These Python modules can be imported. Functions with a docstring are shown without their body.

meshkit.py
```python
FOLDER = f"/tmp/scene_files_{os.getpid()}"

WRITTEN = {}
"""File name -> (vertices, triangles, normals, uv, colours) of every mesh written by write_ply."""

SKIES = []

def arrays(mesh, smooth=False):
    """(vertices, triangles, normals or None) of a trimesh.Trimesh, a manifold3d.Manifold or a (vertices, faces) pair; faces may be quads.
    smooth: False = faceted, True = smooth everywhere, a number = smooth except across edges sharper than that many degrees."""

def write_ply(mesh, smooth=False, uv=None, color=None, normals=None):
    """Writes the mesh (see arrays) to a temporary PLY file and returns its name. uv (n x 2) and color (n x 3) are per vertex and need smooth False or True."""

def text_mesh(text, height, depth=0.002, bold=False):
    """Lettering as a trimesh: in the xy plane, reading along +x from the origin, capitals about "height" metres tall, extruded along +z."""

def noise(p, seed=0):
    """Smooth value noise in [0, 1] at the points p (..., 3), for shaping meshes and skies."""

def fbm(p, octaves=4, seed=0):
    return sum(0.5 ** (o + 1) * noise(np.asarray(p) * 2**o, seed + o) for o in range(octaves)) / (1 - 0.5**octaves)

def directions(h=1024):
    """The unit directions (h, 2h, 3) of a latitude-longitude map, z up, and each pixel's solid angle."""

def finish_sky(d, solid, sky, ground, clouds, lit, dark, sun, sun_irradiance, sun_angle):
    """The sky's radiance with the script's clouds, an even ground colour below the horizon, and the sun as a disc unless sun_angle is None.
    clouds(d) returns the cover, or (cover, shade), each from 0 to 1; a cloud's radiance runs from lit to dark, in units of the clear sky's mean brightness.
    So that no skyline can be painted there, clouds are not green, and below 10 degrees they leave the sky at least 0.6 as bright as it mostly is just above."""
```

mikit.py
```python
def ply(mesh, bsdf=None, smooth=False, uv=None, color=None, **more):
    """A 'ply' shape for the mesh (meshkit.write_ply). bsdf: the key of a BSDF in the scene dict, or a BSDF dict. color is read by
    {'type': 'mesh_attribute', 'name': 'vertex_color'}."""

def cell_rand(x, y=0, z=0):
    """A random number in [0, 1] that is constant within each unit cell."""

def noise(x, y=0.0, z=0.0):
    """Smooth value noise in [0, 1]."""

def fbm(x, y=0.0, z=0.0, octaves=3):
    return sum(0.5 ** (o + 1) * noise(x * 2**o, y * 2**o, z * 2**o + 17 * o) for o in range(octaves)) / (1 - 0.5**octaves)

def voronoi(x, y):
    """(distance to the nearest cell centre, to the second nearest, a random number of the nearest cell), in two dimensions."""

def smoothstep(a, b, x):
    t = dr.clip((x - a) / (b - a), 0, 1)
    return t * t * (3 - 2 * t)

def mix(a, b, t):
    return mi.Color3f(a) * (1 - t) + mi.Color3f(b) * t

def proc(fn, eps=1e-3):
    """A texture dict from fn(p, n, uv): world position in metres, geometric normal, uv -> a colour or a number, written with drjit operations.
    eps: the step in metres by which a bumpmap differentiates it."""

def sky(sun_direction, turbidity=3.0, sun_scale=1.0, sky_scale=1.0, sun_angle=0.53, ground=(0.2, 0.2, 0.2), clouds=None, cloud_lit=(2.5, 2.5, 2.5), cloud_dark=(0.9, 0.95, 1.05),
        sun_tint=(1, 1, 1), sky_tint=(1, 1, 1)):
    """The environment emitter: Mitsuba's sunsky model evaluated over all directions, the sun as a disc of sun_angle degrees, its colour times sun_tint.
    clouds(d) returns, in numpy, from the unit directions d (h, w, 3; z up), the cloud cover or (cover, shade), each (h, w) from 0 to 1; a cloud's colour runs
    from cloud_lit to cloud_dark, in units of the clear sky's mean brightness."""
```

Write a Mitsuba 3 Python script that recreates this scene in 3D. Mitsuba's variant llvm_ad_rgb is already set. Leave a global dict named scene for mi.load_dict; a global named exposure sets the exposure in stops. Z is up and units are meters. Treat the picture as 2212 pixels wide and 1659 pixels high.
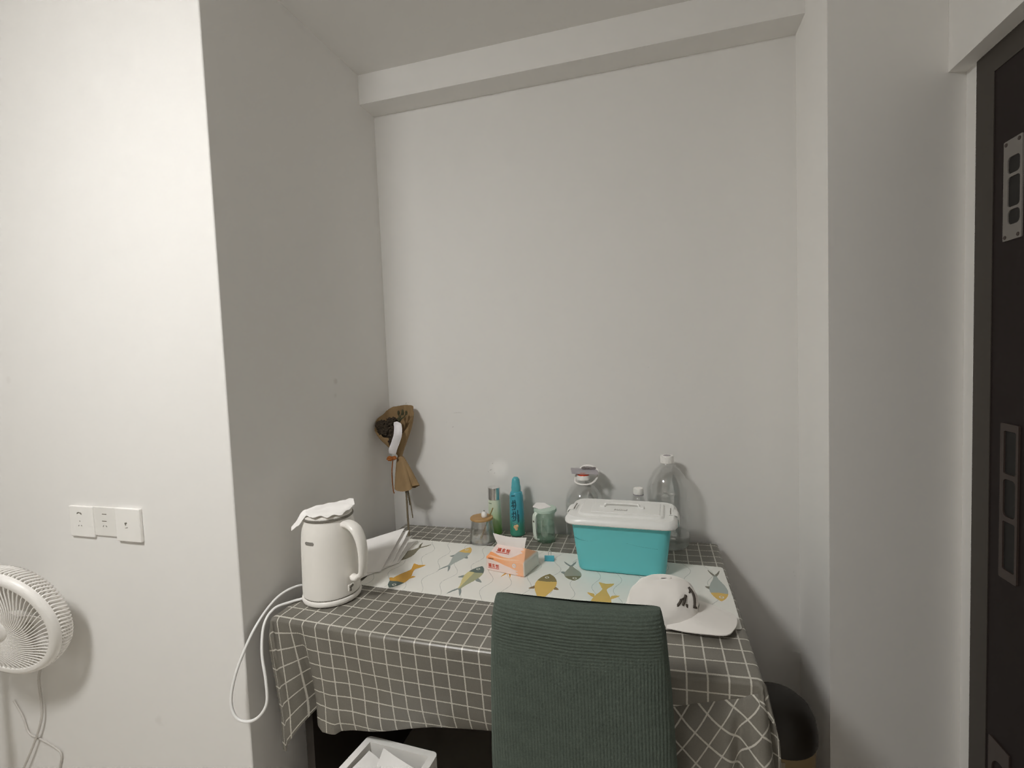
import math
import numpy as np
import trimesh
import manifold3d as m3
import shapely
from shapely.geometry import Polygon, LineString, Point
import drjit as dr
import mitsuba as mi
import mikit
import meshkit
from mikit import proc, noise, fbm, smoothstep, mix

T = mi.ScalarTransform4f
scene, labels = {}, {}
rng = np.random.default_rng(7)

# ------------------------------------------------------------------ camera, light, exposure
EYE = (1.0291, -1.7621, 1.4090)
LOOK = (0.75194, -0.80282, 1.35499)
UP = (0.02256, 0.06270, 0.99778)
scene['camera'] = {'type': 'perspective', 'fov': 92.4325, 'fov_axis': 'x', 'near_clip': 0.02, 'far_clip': 50.0,
                   'to_world': T().look_at(list(EYE), list(LOOK), list(UP))}
LAMP = (-0.05, -1.98, 2.4758)
LAMP_RADIANCE = (38.5, 37.9, 36.8)
exposure = 1.20


# ------------------------------------------------------------------ helpers
def lin(r, g, b, k=1.0):
    c = np.array([r, g, b], float) / 255
    c = np.where(c < 0.04045, c / 12.92, ((c + 0.055) / 1.055) ** 2.4) * k
    return [float(x) for x in np.clip(c, 0, 0.95)]


def add(key, mesh, bsdf, smooth=False, **kw):
    if isinstance(mesh, (list, tuple)) and len(mesh) and not isinstance(mesh[0], np.ndarray):
        mesh = trimesh.util.concatenate([to_tri(m) for m in mesh])
    scene[key] = mikit.ply(mesh, bsdf, smooth=smooth, **kw)
    return key


def tag(key, label=None, category=None, group=None, kind=None):
    labels[key] = {k: v for k, v in dict(label=label, category=category, group=group, kind=kind).items() if v}


def to_tri(m):
    if isinstance(m, trimesh.Trimesh):
        return m
    v, f, _ = meshkit.arrays(m)
    return trimesh.Trimesh(v, f, process=False)


def move(m, loc=(0, 0, 0), rz=0.0, rx=0.0, ry=0.0):
    m = to_tri(m).copy()
    for a, ax in ((rx, (1, 0, 0)), (ry, (0, 1, 0)), (rz, (0, 0, 1))):
        if a:
            m.apply_transform(trimesh.transformations.rotation_matrix(a, ax))
    m.apply_translation(loc)
    return m


def box(x0, x1, y0, y1, z0, z1):
    m = trimesh.creation.box(extents=(x1 - x0, y1 - y0, z1 - z0))
    m.apply_translation(((x0 + x1) / 2, (y0 + y1) / 2, (z0 + z1) / 2))
    return m


def hull(points, r, seg=12):
    s = m3.Manifold.sphere(r, seg)
    return to_tri(m3.Manifold.batch_hull([s.translate([float(c) for c in p]) for p in points]))


def rbox(x0, x1, y0, y1, z0, z1, r, seg=12):
    return hull([(x, y, z) for x in (x0 + r, x1 - r) for y in (y0 + r, y1 - r) for z in (z0 + r, z1 - r)], r, seg)


def rbox_v(x0, x1, y0, y1, z0, z1, r, chamfer=0.0):
    """A plate with rounded upright edges."""
    p = shapely.geometry.box(x0 + r, y0 + r, x1 - r, y1 - r).buffer(r, quad_segs=6)
    m = trimesh.creation.extrude_polygon(p, z1 - z0, engine='earcut')
    m.apply_translation((0, 0, z0))
    return m


def lathe(profile, loc=(0, 0, 0), n=40):
    """A solid of revolution from a list of (r, z); an end that is not on the axis is closed by going to the axis."""
    p = [tuple(map(float, q)) for q in profile]
    if p[0][0] > 1e-6:
        p = [(0.0, p[0][1])] + p
    if p[-1][0] > 1e-6:
        p = p + [(0.0, p[-1][1])]
    return _revolve(p, loc, n, closed=False)


def ring(profile, loc=(0, 0, 0), n=40):
    """A closed (r, z) loop off the axis, revolved: a shell."""
    return _revolve([tuple(map(float, q)) for q in profile], loc, n, closed=True)


def _revolve(p, loc, n, closed):
    ang = np.arange(n) * 2 * np.pi / n
    v, rows = [], []
    for r, z in p:
        if r < 1e-6:
            rows.append([len(v)] * n)
            v.append((0, 0, z))
        else:
            rows.append(list(range(len(v), len(v) + n)))
            v += [(r * math.cos(a), r * math.sin(a), z) for a in ang]
    f = []
    pairs = [(i, i + 1) for i in range(len(rows) - 1)] + ([(len(rows) - 1, 0)] if closed else [])
    for i, j in pairs:
        for k in range(n):
            a, b, c, d = rows[i][k], rows[i][(k + 1) % n], rows[j][(k + 1) % n], rows[j][k]
            if a != b:
                f.append((a, b, c))
            if c != d:
                f.append((a, c, d))
    m = trimesh.Trimesh(np.array(v, float), np.array(f), process=False)
    if m.volume < 0:
        m.invert()
    m.apply_translation(loc)
    return m


def spline(pts, n=8):
    """Catmull-Rom through the points."""
    p = np.asarray(pts, float)
    q = np.vstack([2 * p[0] - p[1], p, 2 * p[-1] - p[-2]])
    out = []
    for i in range(len(p) - 1):
        a, b, c, d = q[i:i + 4]
        for t in np.linspace(0, 1, n, endpoint=False):
            out.append(0.5 * (2 * b + (c - a) * t + (2 * a - 5 * b + 4 * c - d) * t * t + (3 * b - a - 3 * c + d) * t ** 3))
    return np.array(out + [p[-1]])


def closed_spline(pts, n=6):
    p = [np.asarray(q, float) for q in pts]
    k = len(p)
    out = []
    for i in range(k):
        a, b, c, d = p[i - 1], p[i], p[(i + 1) % k], p[(i + 2) % k]
        for t in np.linspace(0, 1, n, endpoint=False):
            out.append(0.5 * (2 * b + (c - a) * t + (2 * a - 5 * b + 4 * c - d) * t * t + (3 * b - a - 3 * c + d) * t ** 3))
    return np.array(out)


def tube(points, radius, sides=10, flat=1.0, ref=(0, 0, 1), closed=False):
    """A capped tube along the points; radius may vary; flat scales the second axis of its section."""
    p = np.asarray(points, float)
    t = np.gradient(p, axis=0)
    if closed:
        t = np.roll(p, -1, 0) - np.roll(p, 1, 0)
    t /= np.linalg.norm(t, axis=1, keepdims=True) + 1e-12
    a = np.cross(t[0], ref)
    if np.linalg.norm(a) < 1e-3:
        a = np.cross(t[0], (1, 0.3, 0))
    a /= np.linalg.norm(a)
    A = []
    for k in range(len(p)):
        a = a - t[k] * (a @ t[k])
        a /= np.linalg.norm(a) + 1e-12
        A.append(a)
    A = np.array(A)
    B = np.cross(t, A)
    r = np.broadcast_to(radius, (len(p),))
    ang = np.arange(sides) * 2 * np.pi / sides
    v = p[:, None] + r[:, None, None] * (np.cos(ang)[None, :, None] * A[:, None] + flat * np.sin(ang)[None, :, None] * B[:, None])
    v = v.reshape(-1, 3)
    n = len(p)
    f = []
    for i in range(n if closed else n - 1):
        for j in range(sides):
            i2 = (i + 1) % n
            a0, b0, c0, d0 = i * sides + j, i * sides + (j + 1) % sides, i2 * sides + (j + 1) % sides, i2 * sides + j
            f += [(a0, b0, c0), (a0, c0, d0)]
    if not closed:
        v = np.vstack([v, p[:1], p[-1:]])
        for j in range(sides):
            f += [(n * sides, (j + 1) % sides, j), (n * sides + 1, (n - 1) * sides + j, (n - 1) * sides + (j + 1) % sides)]
    m = trimesh.Trimesh(v, np.array(f), process=False)
    if m.volume < 0:
        m.invert()
    return m


def sheet(P, thick, closed_u=False):
    """A closed thin solid around the grid of points P (nu, nv, 3)."""
    P = np.asarray(P, float)
    nu, nv = P.shape[:2]
    du, dv = np.gradient(P, axis=0), np.gradient(P, axis=1)
    if closed_u:
        du = np.roll(P, -1, 0) - np.roll(P, 1, 0)
    N = np.cross(du, dv)
    N /= np.linalg.norm(N, axis=2, keepdims=True) + 1e-12
    v = np.vstack([(P + N * thick / 2).reshape(-1, 3), (P - N * thick / 2).reshape(-1, 3)])
    k = nu * nv
    f = []
    last = nu if closed_u else nu - 1
    for i in range(last):
        for j in range(nv - 1):
            a, b, c, d = i * nv + j, ((i + 1) % nu) * nv + j, ((i + 1) % nu) * nv + j + 1, i * nv + j + 1
            f += [(a, b, c), (a, c, d), (k + a, k + c, k + b), (k + a, k + d, k + c)]
    loops = []
    for i in range(last):
        loops += [(i * nv, ((i + 1) % nu) * nv, 0), (i * nv + nv - 1, ((i + 1) % nu) * nv + nv - 1, 1)]
    if not closed_u:
        for j in range(nv - 1):
            loops += [(j, j + 1, 1), ((nu - 1) * nv + j, (nu - 1) * nv + j + 1, 0)]
    for a, b, s in loops:
        q = [(a, k + a, k + b), (a, k + b, b)]
        f += q if s == 0 else [t[::-1] for t in q]
    m = trimesh.Trimesh(v, np.array(f), process=False)
    if m.volume < 0:
        m.invert()
    return m


def slab(poly, z0, z1):
    polys = list(getattr(poly, 'geoms', [poly]))
    ms = []
    for g in polys:
        if g.area < 1e-9:
            continue
        m = trimesh.creation.extrude_polygon(g, z1 - z0, engine='earcut')
        m.apply_translation((0, 0, z0))
        ms.append(m)
    return trimesh.util.concatenate(ms)


def frame(m, o, ex, ey, ez):
    M = np.eye(4)
    M[:3, 0], M[:3, 1], M[:3, 2], M[:3, 3] = ex, ey, ez, o
    m = to_tri(m).copy()
    m.apply_transform(M)
    return m


def unit(v):
    v = np.asarray(v, float)
    return v / np.linalg.norm(v)


# ------------------------------------------------------------------ materials
def principled(name, color, rough=0.5, two=True, **kw):
    b = {'type': 'principled', 'base_color': color if isinstance(color, dict) else {'type': 'rgb', 'value': list(color)},
         'roughness': rough, **kw}
    scene[name] = {'type': 'twosided', 'bsdf': b} if two else b
    return name


WALL = (0.74, 0.731, 0.714)


def blob(x, y, cx, cy, r, soft=0.5):
    d = dr.sqrt(dr.square(x - cx) + dr.square(y - cy))
    return 1 - smoothstep(r * (1 - soft), r, d)


def wall_back_fn(p, n, uv):
    base = mi.Color3f(*WALL) * (0.993 + 0.014 * noise(p.x * 3, p.y * 3, p.z * 3))
    x, z = p.x, p.z
    w = noise(x * 60, z * 60, 3) * 0.010
    patch = blob(x + w, z, 0.462, 0.985, 0.048, 0.7)
    base = mix(base, (0.88, 0.87, 0.85), patch * 0.8)
    d = mi.Float(0)
    for cx, cz, r, s in ((0.080, 1.2446, 0.0045, 0.6), (0.0885, 1.2470, 0.0025, 0.4), (0.255, 1.170, 0.004, 0.25), (0.278, 1.150, 0.005, 0.3), (0.436, 1.010, 0.004, 0.5),
                         (0.428, 0.985, 0.006, 0.35), (0.418, 0.978, 0.004, 0.3), (0.440, 0.972, 0.005, 0.35), (1.462, 0.672, 0.0035, 0.3),
                         (0.62, 1.20, 0.003, 0.3), (1.02, 1.36, 0.003, 0.3), (1.466, 0.66, 0.003, 0.25)):
        d = dr.maximum(d, blob(x + w * 0.6 - (z - cz) * 0.5, z + w * 0.4, cx, cz, r * 0.62, 0.8) * s)
    pencil = (1 - smoothstep(0.0006, 0.0022, dr.abs(z - 1.2035 + 6.0 * dr.square(x - 0.297)))) * (1 - smoothstep(0.010, 0.022, dr.abs(x - 0.297)))
    d = dr.maximum(d, pencil * 0.18)
    return mix(base, (0.16, 0.14, 0.12), d)


def wall_left_fn(p, n, uv):
    base = mi.Color3f(*WALL) * (0.993 + 0.014 * noise(p.x * 3, p.y * 3, p.z * 3))
    y, z = p.y, p.z
    side = smoothstep(-0.004, -0.001, p.x)
    d = blob(y, z + noise(y * 90, z * 90) * 0.006, -0.339, 1.353, 0.016, 0.8) * 0.22
    d = dr.maximum(d, blob(y, z, -0.345, 1.305, 0.012, 0.9) * 0.14) * side
    f = (blob(p.x, z, -0.80, 1.40, 0.016, 0.8) * 0.08 + blob(p.x + noise(z * 80, p.x * 80) * 0.02, z, -0.30, 0.44, 0.02, 0.8) * 0.10) * (1 - side)
    return mix(base, (0.30, 0.25, 0.20), dr.maximum(d, f))


def wall_fn(p, n, uv):
    return mi.Color3f(*WALL) * (0.993 + 0.014 * noise(p.x * 3, p.y * 3, p.z * 3))


principled('m_wall', proc(wall_fn), 0.75, specular=0.25)
principled('m_wall_back', proc(wall_back_fn), 0.75, specular=0.25)
principled('m_wall_left', proc(wall_left_fn), 0.75, specular=0.25)


def floor_fn(p, n, uv):
    gx, gy = p.x / 0.6 - dr.floor(p.x / 0.6), p.y / 0.6 - dr.floor(p.y / 0.6)
    g = dr.minimum(dr.minimum(gx, 1 - gx), dr.minimum(gy, 1 - gy))
    return mix((0.20, 0.19, 0.17), mi.Color3f(0.42, 0.39, 0.34) * (0.9 + 0.2 * fbm(p.x * 5, p.y * 5)), smoothstep(0.002, 0.005, g))


principled('m_floor', proc(floor_fn), 0.35)


def cloth_fn(p, n, uv):
    x, y = uv.x, uv.y
    fx, fy = dr.abs(x - dr.round(x)), dr.abs(y - dr.round(y))
    rag = 0.012 * (noise(x * 14, y * 14) - 0.5)
    line = 1 - smoothstep(0.028, 0.054, dr.minimum(fx, fy) + rag)
    base = mi.Color3f(0.146, 0.137, 0.117) * (0.80 + 0.34 * fbm(x * 0.55, y * 0.55, 2.0) + 0.10 * noise(x * 25, y * 25))
    return mix(base, (0.53, 0.51, 0.46), line * 0.92)


principled('m_cloth', proc(cloth_fn), 0.34, specular=0.6)
principled('m_desk', lin(42, 36, 32), 0.45)
principled('m_mat', (0.76, 0.755, 0.71), 0.35, specular=0.4)
principled('m_mat_wave', (0.54, 0.55, 0.52), 0.4)
principled('m_print', {'type': 'mesh_attribute', 'name': 'vertex_color'}, 0.4)
principled('m_white', (0.80, 0.79, 0.76), 0.28, specular=0.5)
principled('m_kettle', (0.77, 0.75, 0.71), 0.30, specular=0.5, clearcoat=0.3)
principled('m_white_matt', (0.80, 0.79, 0.77), 0.7, specular=0.3)
principled('m_paper', (0.83, 0.815, 0.80), 0.9, specular=0.1)
principled('m_grey_badge', (0.22, 0.21, 0.19), 0.4)
principled('m_dark', (0.035, 0.033, 0.030), 0.5)
principled('m_rim', (0.16, 0.15, 0.13), 0.5)
principled('m_chrome', (0.80, 0.80, 0.79), 0.12, metallic=1.0)


def kraft_fn(p, n, uv):
    return mi.Color3f(0.265, 0.178, 0.092) * (0.82 + 0.36 * fbm(p.x * 60, p.y * 60, p.z * 22))


principled('m_kraft', proc(kraft_fn), 0.8, specular=0.2)
principled('m_dry', (0.048, 0.037, 0.027), 0.9, specular=0.1)
principled('m_dry_green', (0.075, 0.070, 0.040), 0.9, specular=0.1)
principled('m_stem', (0.13, 0.105, 0.065), 0.8)
principled('m_orange_bow', (0.32, 0.10, 0.015), 0.6)
principled('m_ribbon', (0.70, 0.68, 0.70), 0.5)


def lidwood_fn(p, n, uv):
    return mi.Color3f(0.37, 0.22, 0.085) * (0.85 + 0.30 * fbm(p.x * 20, p.y * 240, p.z * 100))


principled('m_lidwood', proc(lidwood_fn), 0.5)
principled('m_brass', (0.42, 0.32, 0.14), 0.3, metallic=0.8)


def clear(name, tint, ior):
    scene[name] = {'type': 'thindielectric', 'int_ior': ior, 'specular_transmittance': {'type': 'rgb', 'value': tint}}


clear('m_glass', [0.93, 0.93, 0.92], 1.95)
scene['m_thick_glass'] = {'type': 'dielectric', 'int_ior': 1.5}
clear('m_glass_green', [0.66, 0.78, 0.70], 1.65)
clear('m_water', [0.95, 0.97, 0.96], 1.40)
clear('m_pet', [0.885, 0.89, 0.885], 1.95)
principled('m_green_plastic', (0.46, 0.58, 0.50), 0.35)
principled('m_green_pale', (0.62, 0.70, 0.62), 0.35)


def toner_fn(p, n, uv):
    t = dr.clip((p.z - 0.765) / 0.14, 0, 1)
    low = mix((0.13, 0.34, 0.05), (0.30, 0.46, 0.20), smoothstep(0.05, 0.35, t))
    c = mix(low, (0.60, 0.68, 0.54), smoothstep(0.25, 0.85, t))
    word = (1 - smoothstep(0.0012, 0.0020, dr.abs(p.z - 0.882))) * (1 - smoothstep(0.006, 0.008, dr.abs(p.x - 0.4475)))
    return mix(c, (0.12, 0.18, 0.12), word * 0.8)


principled('m_toner', proc(toner_fn), 0.12, clearcoat=1.0, specular=0.6)


def spray_fn(p, n, uv):
    t = dr.clip((p.z - 0.765) / 0.16, 0, 1)
    return mix((0.05, 0.25, 0.17), (0.055, 0.34, 0.43), smoothstep(0.18, 0.55, t))


principled('m_spray', proc(spray_fn), 0.3, clearcoat=0.5)
principled('m_spray_cap', (0.09, 0.40, 0.46), 0.3)
principled('m_spray_ink', (0.015, 0.085, 0.115), 0.4)
principled('m_flower_print', (0.68, 0.46, 0.25), 0.5)
principled('m_teal', (0.13, 0.53, 0.56), 0.38, specular=0.5)
principled('m_teal_line', (0.06, 0.33, 0.35), 0.4)
principled('m_lid', (0.76, 0.77, 0.75), 0.32, specular=0.5)
principled('m_badge_lid', (0.42, 0.42, 0.40), 0.5)
principled('m_red', (0.52, 0.05, 0.015), 0.4)
principled('m_card', (0.36, 0.34, 0.36), 0.6)
principled('m_card_dark', (0.22, 0.20, 0.20), 0.8)
principled('m_hat', (0.78, 0.755, 0.72), 0.85, specular=0.2)
principled('m_hat_line', (0.60, 0.57, 0.53), 0.9)
principled('m_ink', (0.055, 0.045, 0.035), 0.7)
principled('m_clip', (0.05, 0.33, 0.42), 0.25, clearcoat=0.8)


def chair_fn(p, n, uv):
    k = 0.80 + 0.20 * fbm(p.x * 40, p.y * 40, p.z * 40) + 0.25 * (noise(p.x * 500, p.z * 500, p.y * 500) - 0.5)
    return mi.Color3f(0.082, 0.104, 0.087) * k


def chair_rib(p, n, uv):
    wob = 0.0012 * noise(p.x * 25, p.z * 18)
    a = 0.5 + 0.5 * dr.sin((p.x + wob) * (2 * math.pi / 0.0062))
    b = 0.5 + 0.5 * dr.sin((p.z + wob) * (2 * math.pi / 0.0064))
    t = smoothstep(0.835, 0.90, p.z + 0.02 * noise(p.x * 12, 1.0))
    grain = noise(p.x * 420, p.z * 420, p.y * 420)
    return dr.lerp(a, b, t) * 0.0010 + grain * 0.0007


scene['m_chair'] = {'type': 'twosided', 'bsdf': {'type': 'bumpmap', 'arbitrary': {'type': 'principled', 'base_color': proc(chair_fn), 'roughness': 0.9, 'specular': 0.2, 'sheen': 0.5},
                                                 'tex': proc(chair_rib, eps=4e-4), 'scale': 1.0}}
principled('m_wood_leg', lin(70, 50, 36), 0.5)
principled('m_foam', (0.78, 0.77, 0.74), 0.85)
principled('m_bin_lid', lin(36, 30, 23), 0.5)
principled('m_bin_body', lin(138, 118, 84), 0.6)
principled('m_bin_label', lin(150, 140, 122), 0.7)
principled('m_door_frame', lin(62, 57, 52), 0.5)
principled('m_door_leaf', lin(31, 22, 21), 0.5, specular=0.25)
principled('m_plate_film', lin(120, 116, 112), 0.45)
principled('m_plate_dark', lin(60, 50, 46), 0.35)
principled('m_plate_hole', (0.01, 0.009, 0.008), 0.6)
principled('m_socket', (0.78, 0.77, 0.745), 0.35)
principled('m_socket_grey', (0.72, 0.71, 0.68), 0.35)
principled('m_fan', (0.78, 0.765, 0.735), 0.4)
principled('m_fan_blade', (0.62, 0.60, 0.57), 0.45)
principled('m_cable', (0.78, 0.78, 0.77), 0.4)
principled('m_cable_grey', (0.55, 0.53, 0.50), 0.5)

# ------------------------------------------------------------------ the room
CEIL, LOW = 2.4758, 2.4758
D1, XR, D3 = 0.7816, 1.4742, 0.2859
XL, XD, YD, ZL = 1.7681, 1.8126, -0.195, 2.09


def room(name, mesh, m='m_wall', smooth=False):
    add(name, mesh, m, smooth)
    tag(name, kind='structure')


room('floor', box(-2.9, 2.0, -4.5, 0.2, -0.1, 0.0), 'm_floor')
room('wall_back', box(-0.1, XR + 0.05, 0.0, 0.12, 0, CEIL), 'm_wall_back')
corner = shapely.geometry.box(-2.9, -D1, 0.0, 0.12).difference(shapely.geometry.box(-0.004, -D1 - 1, 1, -D1 + 0.004)).union(Point(-0.004, -D1 + 0.004).buffer(0.004, quad_segs=6))
room('wall_left', slab(corner, 0, CEIL), 'm_wall_left', 40)
right = Polygon([(XR, 0.12), (XR, -D3), (XD, YD), (XD, -0.2395), (2.0, -0.2395), (2.0, 0.12)])
room('wall_right', slab(right, 0, CEIL))
room('wall_right_lintel', box(XL, 2.0, -1.30, -0.195, ZL, CEIL))
room('wall_right_front', box(XL, 2.0, -4.5, -1.2, 0, CEIL))
room('wall_front', box(-2.9, 2.0, -4.6, -4.5, 0, CEIL))
room('wall_left_front', box(-3.0, -2.9, -4.5, -0.7, 0, CEIL))
room('ceiling', box(-3.0, 2.0, -4.6, 0.12, CEIL, CEIL + 0.1))
room('trim_1', box(0.0, XR, -0.1007, 0.0, 2.3695, LOW))

# ceiling lamp, behind the camera
lx, ly, lz = LAMP
dome = lathe([(0.0, -0.098), (0.06, -0.096), (0.12, -0.086), (0.165, -0.068), (0.195, -0.040), (0.20, -0.012)], (lx, ly, lz), 48)
scene['ceiling_lamp__shade'] = {**mikit.ply(dome, 'm_white', smooth=True), 'emitter': {'type': 'area', 'radiance': {'type': 'rgb', 'value': list(LAMP_RADIANCE)}}}
add('ceiling_lamp__base', lathe([(0.225, -0.012), (0.225, 0.0)], (lx, ly, lz), 48), 'm_white')
tag('ceiling_lamp', 'round white ceiling lamp glowing on the ceiling of the room behind the viewer', 'ceiling lamp')

# door at the right edge
FY0, FY1 = -0.2395, -0.3052
frame_door = [box(1.8106, 1.87, FY1, FY0, 0, ZL), box(1.8106, 1.87, -1.2, -1.14, 0, ZL), box(1.8106, 1.87, -1.14, FY1, 2.032, ZL)]
add('door_1__frame', frame_door, 'm_door_frame')
add('door_1__leaf', box(1.8126, 1.852, -1.14, FY1, 0.01, 2.032), 'm_door_leaf')
tag('door_1', kind='structure')


def yz_plate(outline, holes, x, t):
    """A plate on the door's face: (y, z) outline with holes, standing proud towards -x."""
    p = outline
    for h in holes:
        p = p.difference(h)
    m = slab(p, 0, t)
    return frame(m, (x - t, 0, 0), (0, 1, 0), (0, 0, 1), (1, 0, 0))


def rrect(y0, y1, z0, z1, r):
    return shapely.geometry.box(min(y0, y1) + r, min(z0, z1) + r, max(y0, y1) - r, max(z0, z1) - r).buffer(r, quad_segs=5)


plate = rrect(-0.4035, -0.3437, 1.630, 1.853, 0.003)
holes = [rrect(-0.3965, -0.3572, 1.777, 1.814, 0.009), rrect(-0.3975, -0.3580, 1.703, 1.770, 0.008), rrect(-0.3985, -0.3595, 1.664, 1.697, 0.011)]
add('door_1__lock_plate', yz_plate(plate, holes, 1.8126, 0.003), 'm_plate_film')
for i, h in enumerate(holes):
    add('door_1__lock_plate__hole' + (f'_{i:03d}' if i else ''), yz_plate(h, [], 1.8126, 0.0006), 'm_plate_hole')
for i, (y, z) in enumerate(((-0.352, 1.845), (-0.394, 1.845), (-0.352, 1.638), (-0.394, 1.638))):
    add('door_1__lock_plate__screw' + (f'_{i:03d}' if i else ''), frame(lathe([(0.0045, 0), (0.004, 0.0015)], n=12), (1.8098, y, z), (0, 1, 0), (0, 0, 1), (-1, 0, 0)), 'm_plate_dark')
plate2 = rrect(-0.4075, -0.3480, 0.845, 1.212, 0.004)
holes2 = [rrect(-0.400, -0.3600, 1.095, 1.195, 0.004), rrect(-0.400, -0.3600, 0.995, 1.083, 0.010), rrect(-0.400, -0.3600, 0.868, 0.983, 0.004)]
add('door_1__handle_plate', yz_plate(plate2, holes2, 1.8126, 0.004), 'm_plate_dark')
for i, h in enumerate(holes2):
    add('door_1__handle_plate__hole' + (f'_{i:03d}' if i else ''), yz_plate(h, [], 1.8126, 0.0006), 'm_plate_hole')
arch = rrect(-0.392, -0.3190, 0.33, 0.430, 0.004).difference(Point(-0.362, 0.355).buffer(0.030)).difference(shapely.geometry.box(-0.392, 0.2, -0.332, 0.355))
add('door_1__strike_plate', yz_plate(arch, [], 1.8126, 0.003), 'm_plate_dark')

# wall sockets on the left wall
X0, Y0 = -0.581, -D1


def socket_plate(x0, x1, z0, z1, t, m, key):
    add(key + '__face', frame(rbox(x0, x1, z0, z1, 0, t, 0.0025, 12), (0, Y0, 0), (1, 0, 0), (0, 0, 1), (0, -1, 0)), m, 30)


def pin(key, x, z, w, h, ang, t):
    m = move(box(-w / 2, w / 2, -h / 2, h / 2, 0, 0.0006), rz=ang)
    add(key, frame(m, (x, Y0 - t, z), (1, 0, 0), (0, 0, 1), (0, -1, 0)), 'm_rim')


socket_plate(-0.583, -0.490, 0.949, 1.037, 0.008, 'm_socket', 'wall_socket')
for i, (x, z, a) in enumerate(((-0.5465, 1.0175, 0.4), (-0.5360, 1.0165, -0.5), (-0.541, 0.994, 0.0), (-0.5465, 0.981, 0.9), (-0.5355, 0.981, -0.9))):
    pin('wall_socket__pin_slot' + (f'_{i:03d}' if i else ''), x, z, *((0.0085, 0.0035) if i < 2 else (0.0045, 0.0015)), a, 0.008)
tag('wall_socket', 'white wall socket plate with two dark upper pin slots, left of its row of three', 'socket')
socket_plate(-0.490, -0.402, 0.955, 1.038, 0.0055, 'm_socket_grey', 'wall_socket_001')
for i, (x, z, a) in enumerate(((-0.448, 1.018, 0.0), (-0.449, 0.998, 0.0), (-0.443, 0.984, -0.9), (-0.454, 0.984, 0.9))):
    pin('wall_socket_001__pin_slot' + (f'_{i:03d}' if i else ''), x, z, *((0.017, 0.002) if i < 2 else (0.005, 0.0015)), a, 0.0055)
labels['wall_socket_001'] = dict(label='flatter greyish wall socket plate between the two thicker white plates', category='socket')
socket_plate(-0.402, -0.313, 0.947, 1.039, 0.010, 'm_socket', 'wall_socket_002')
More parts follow.
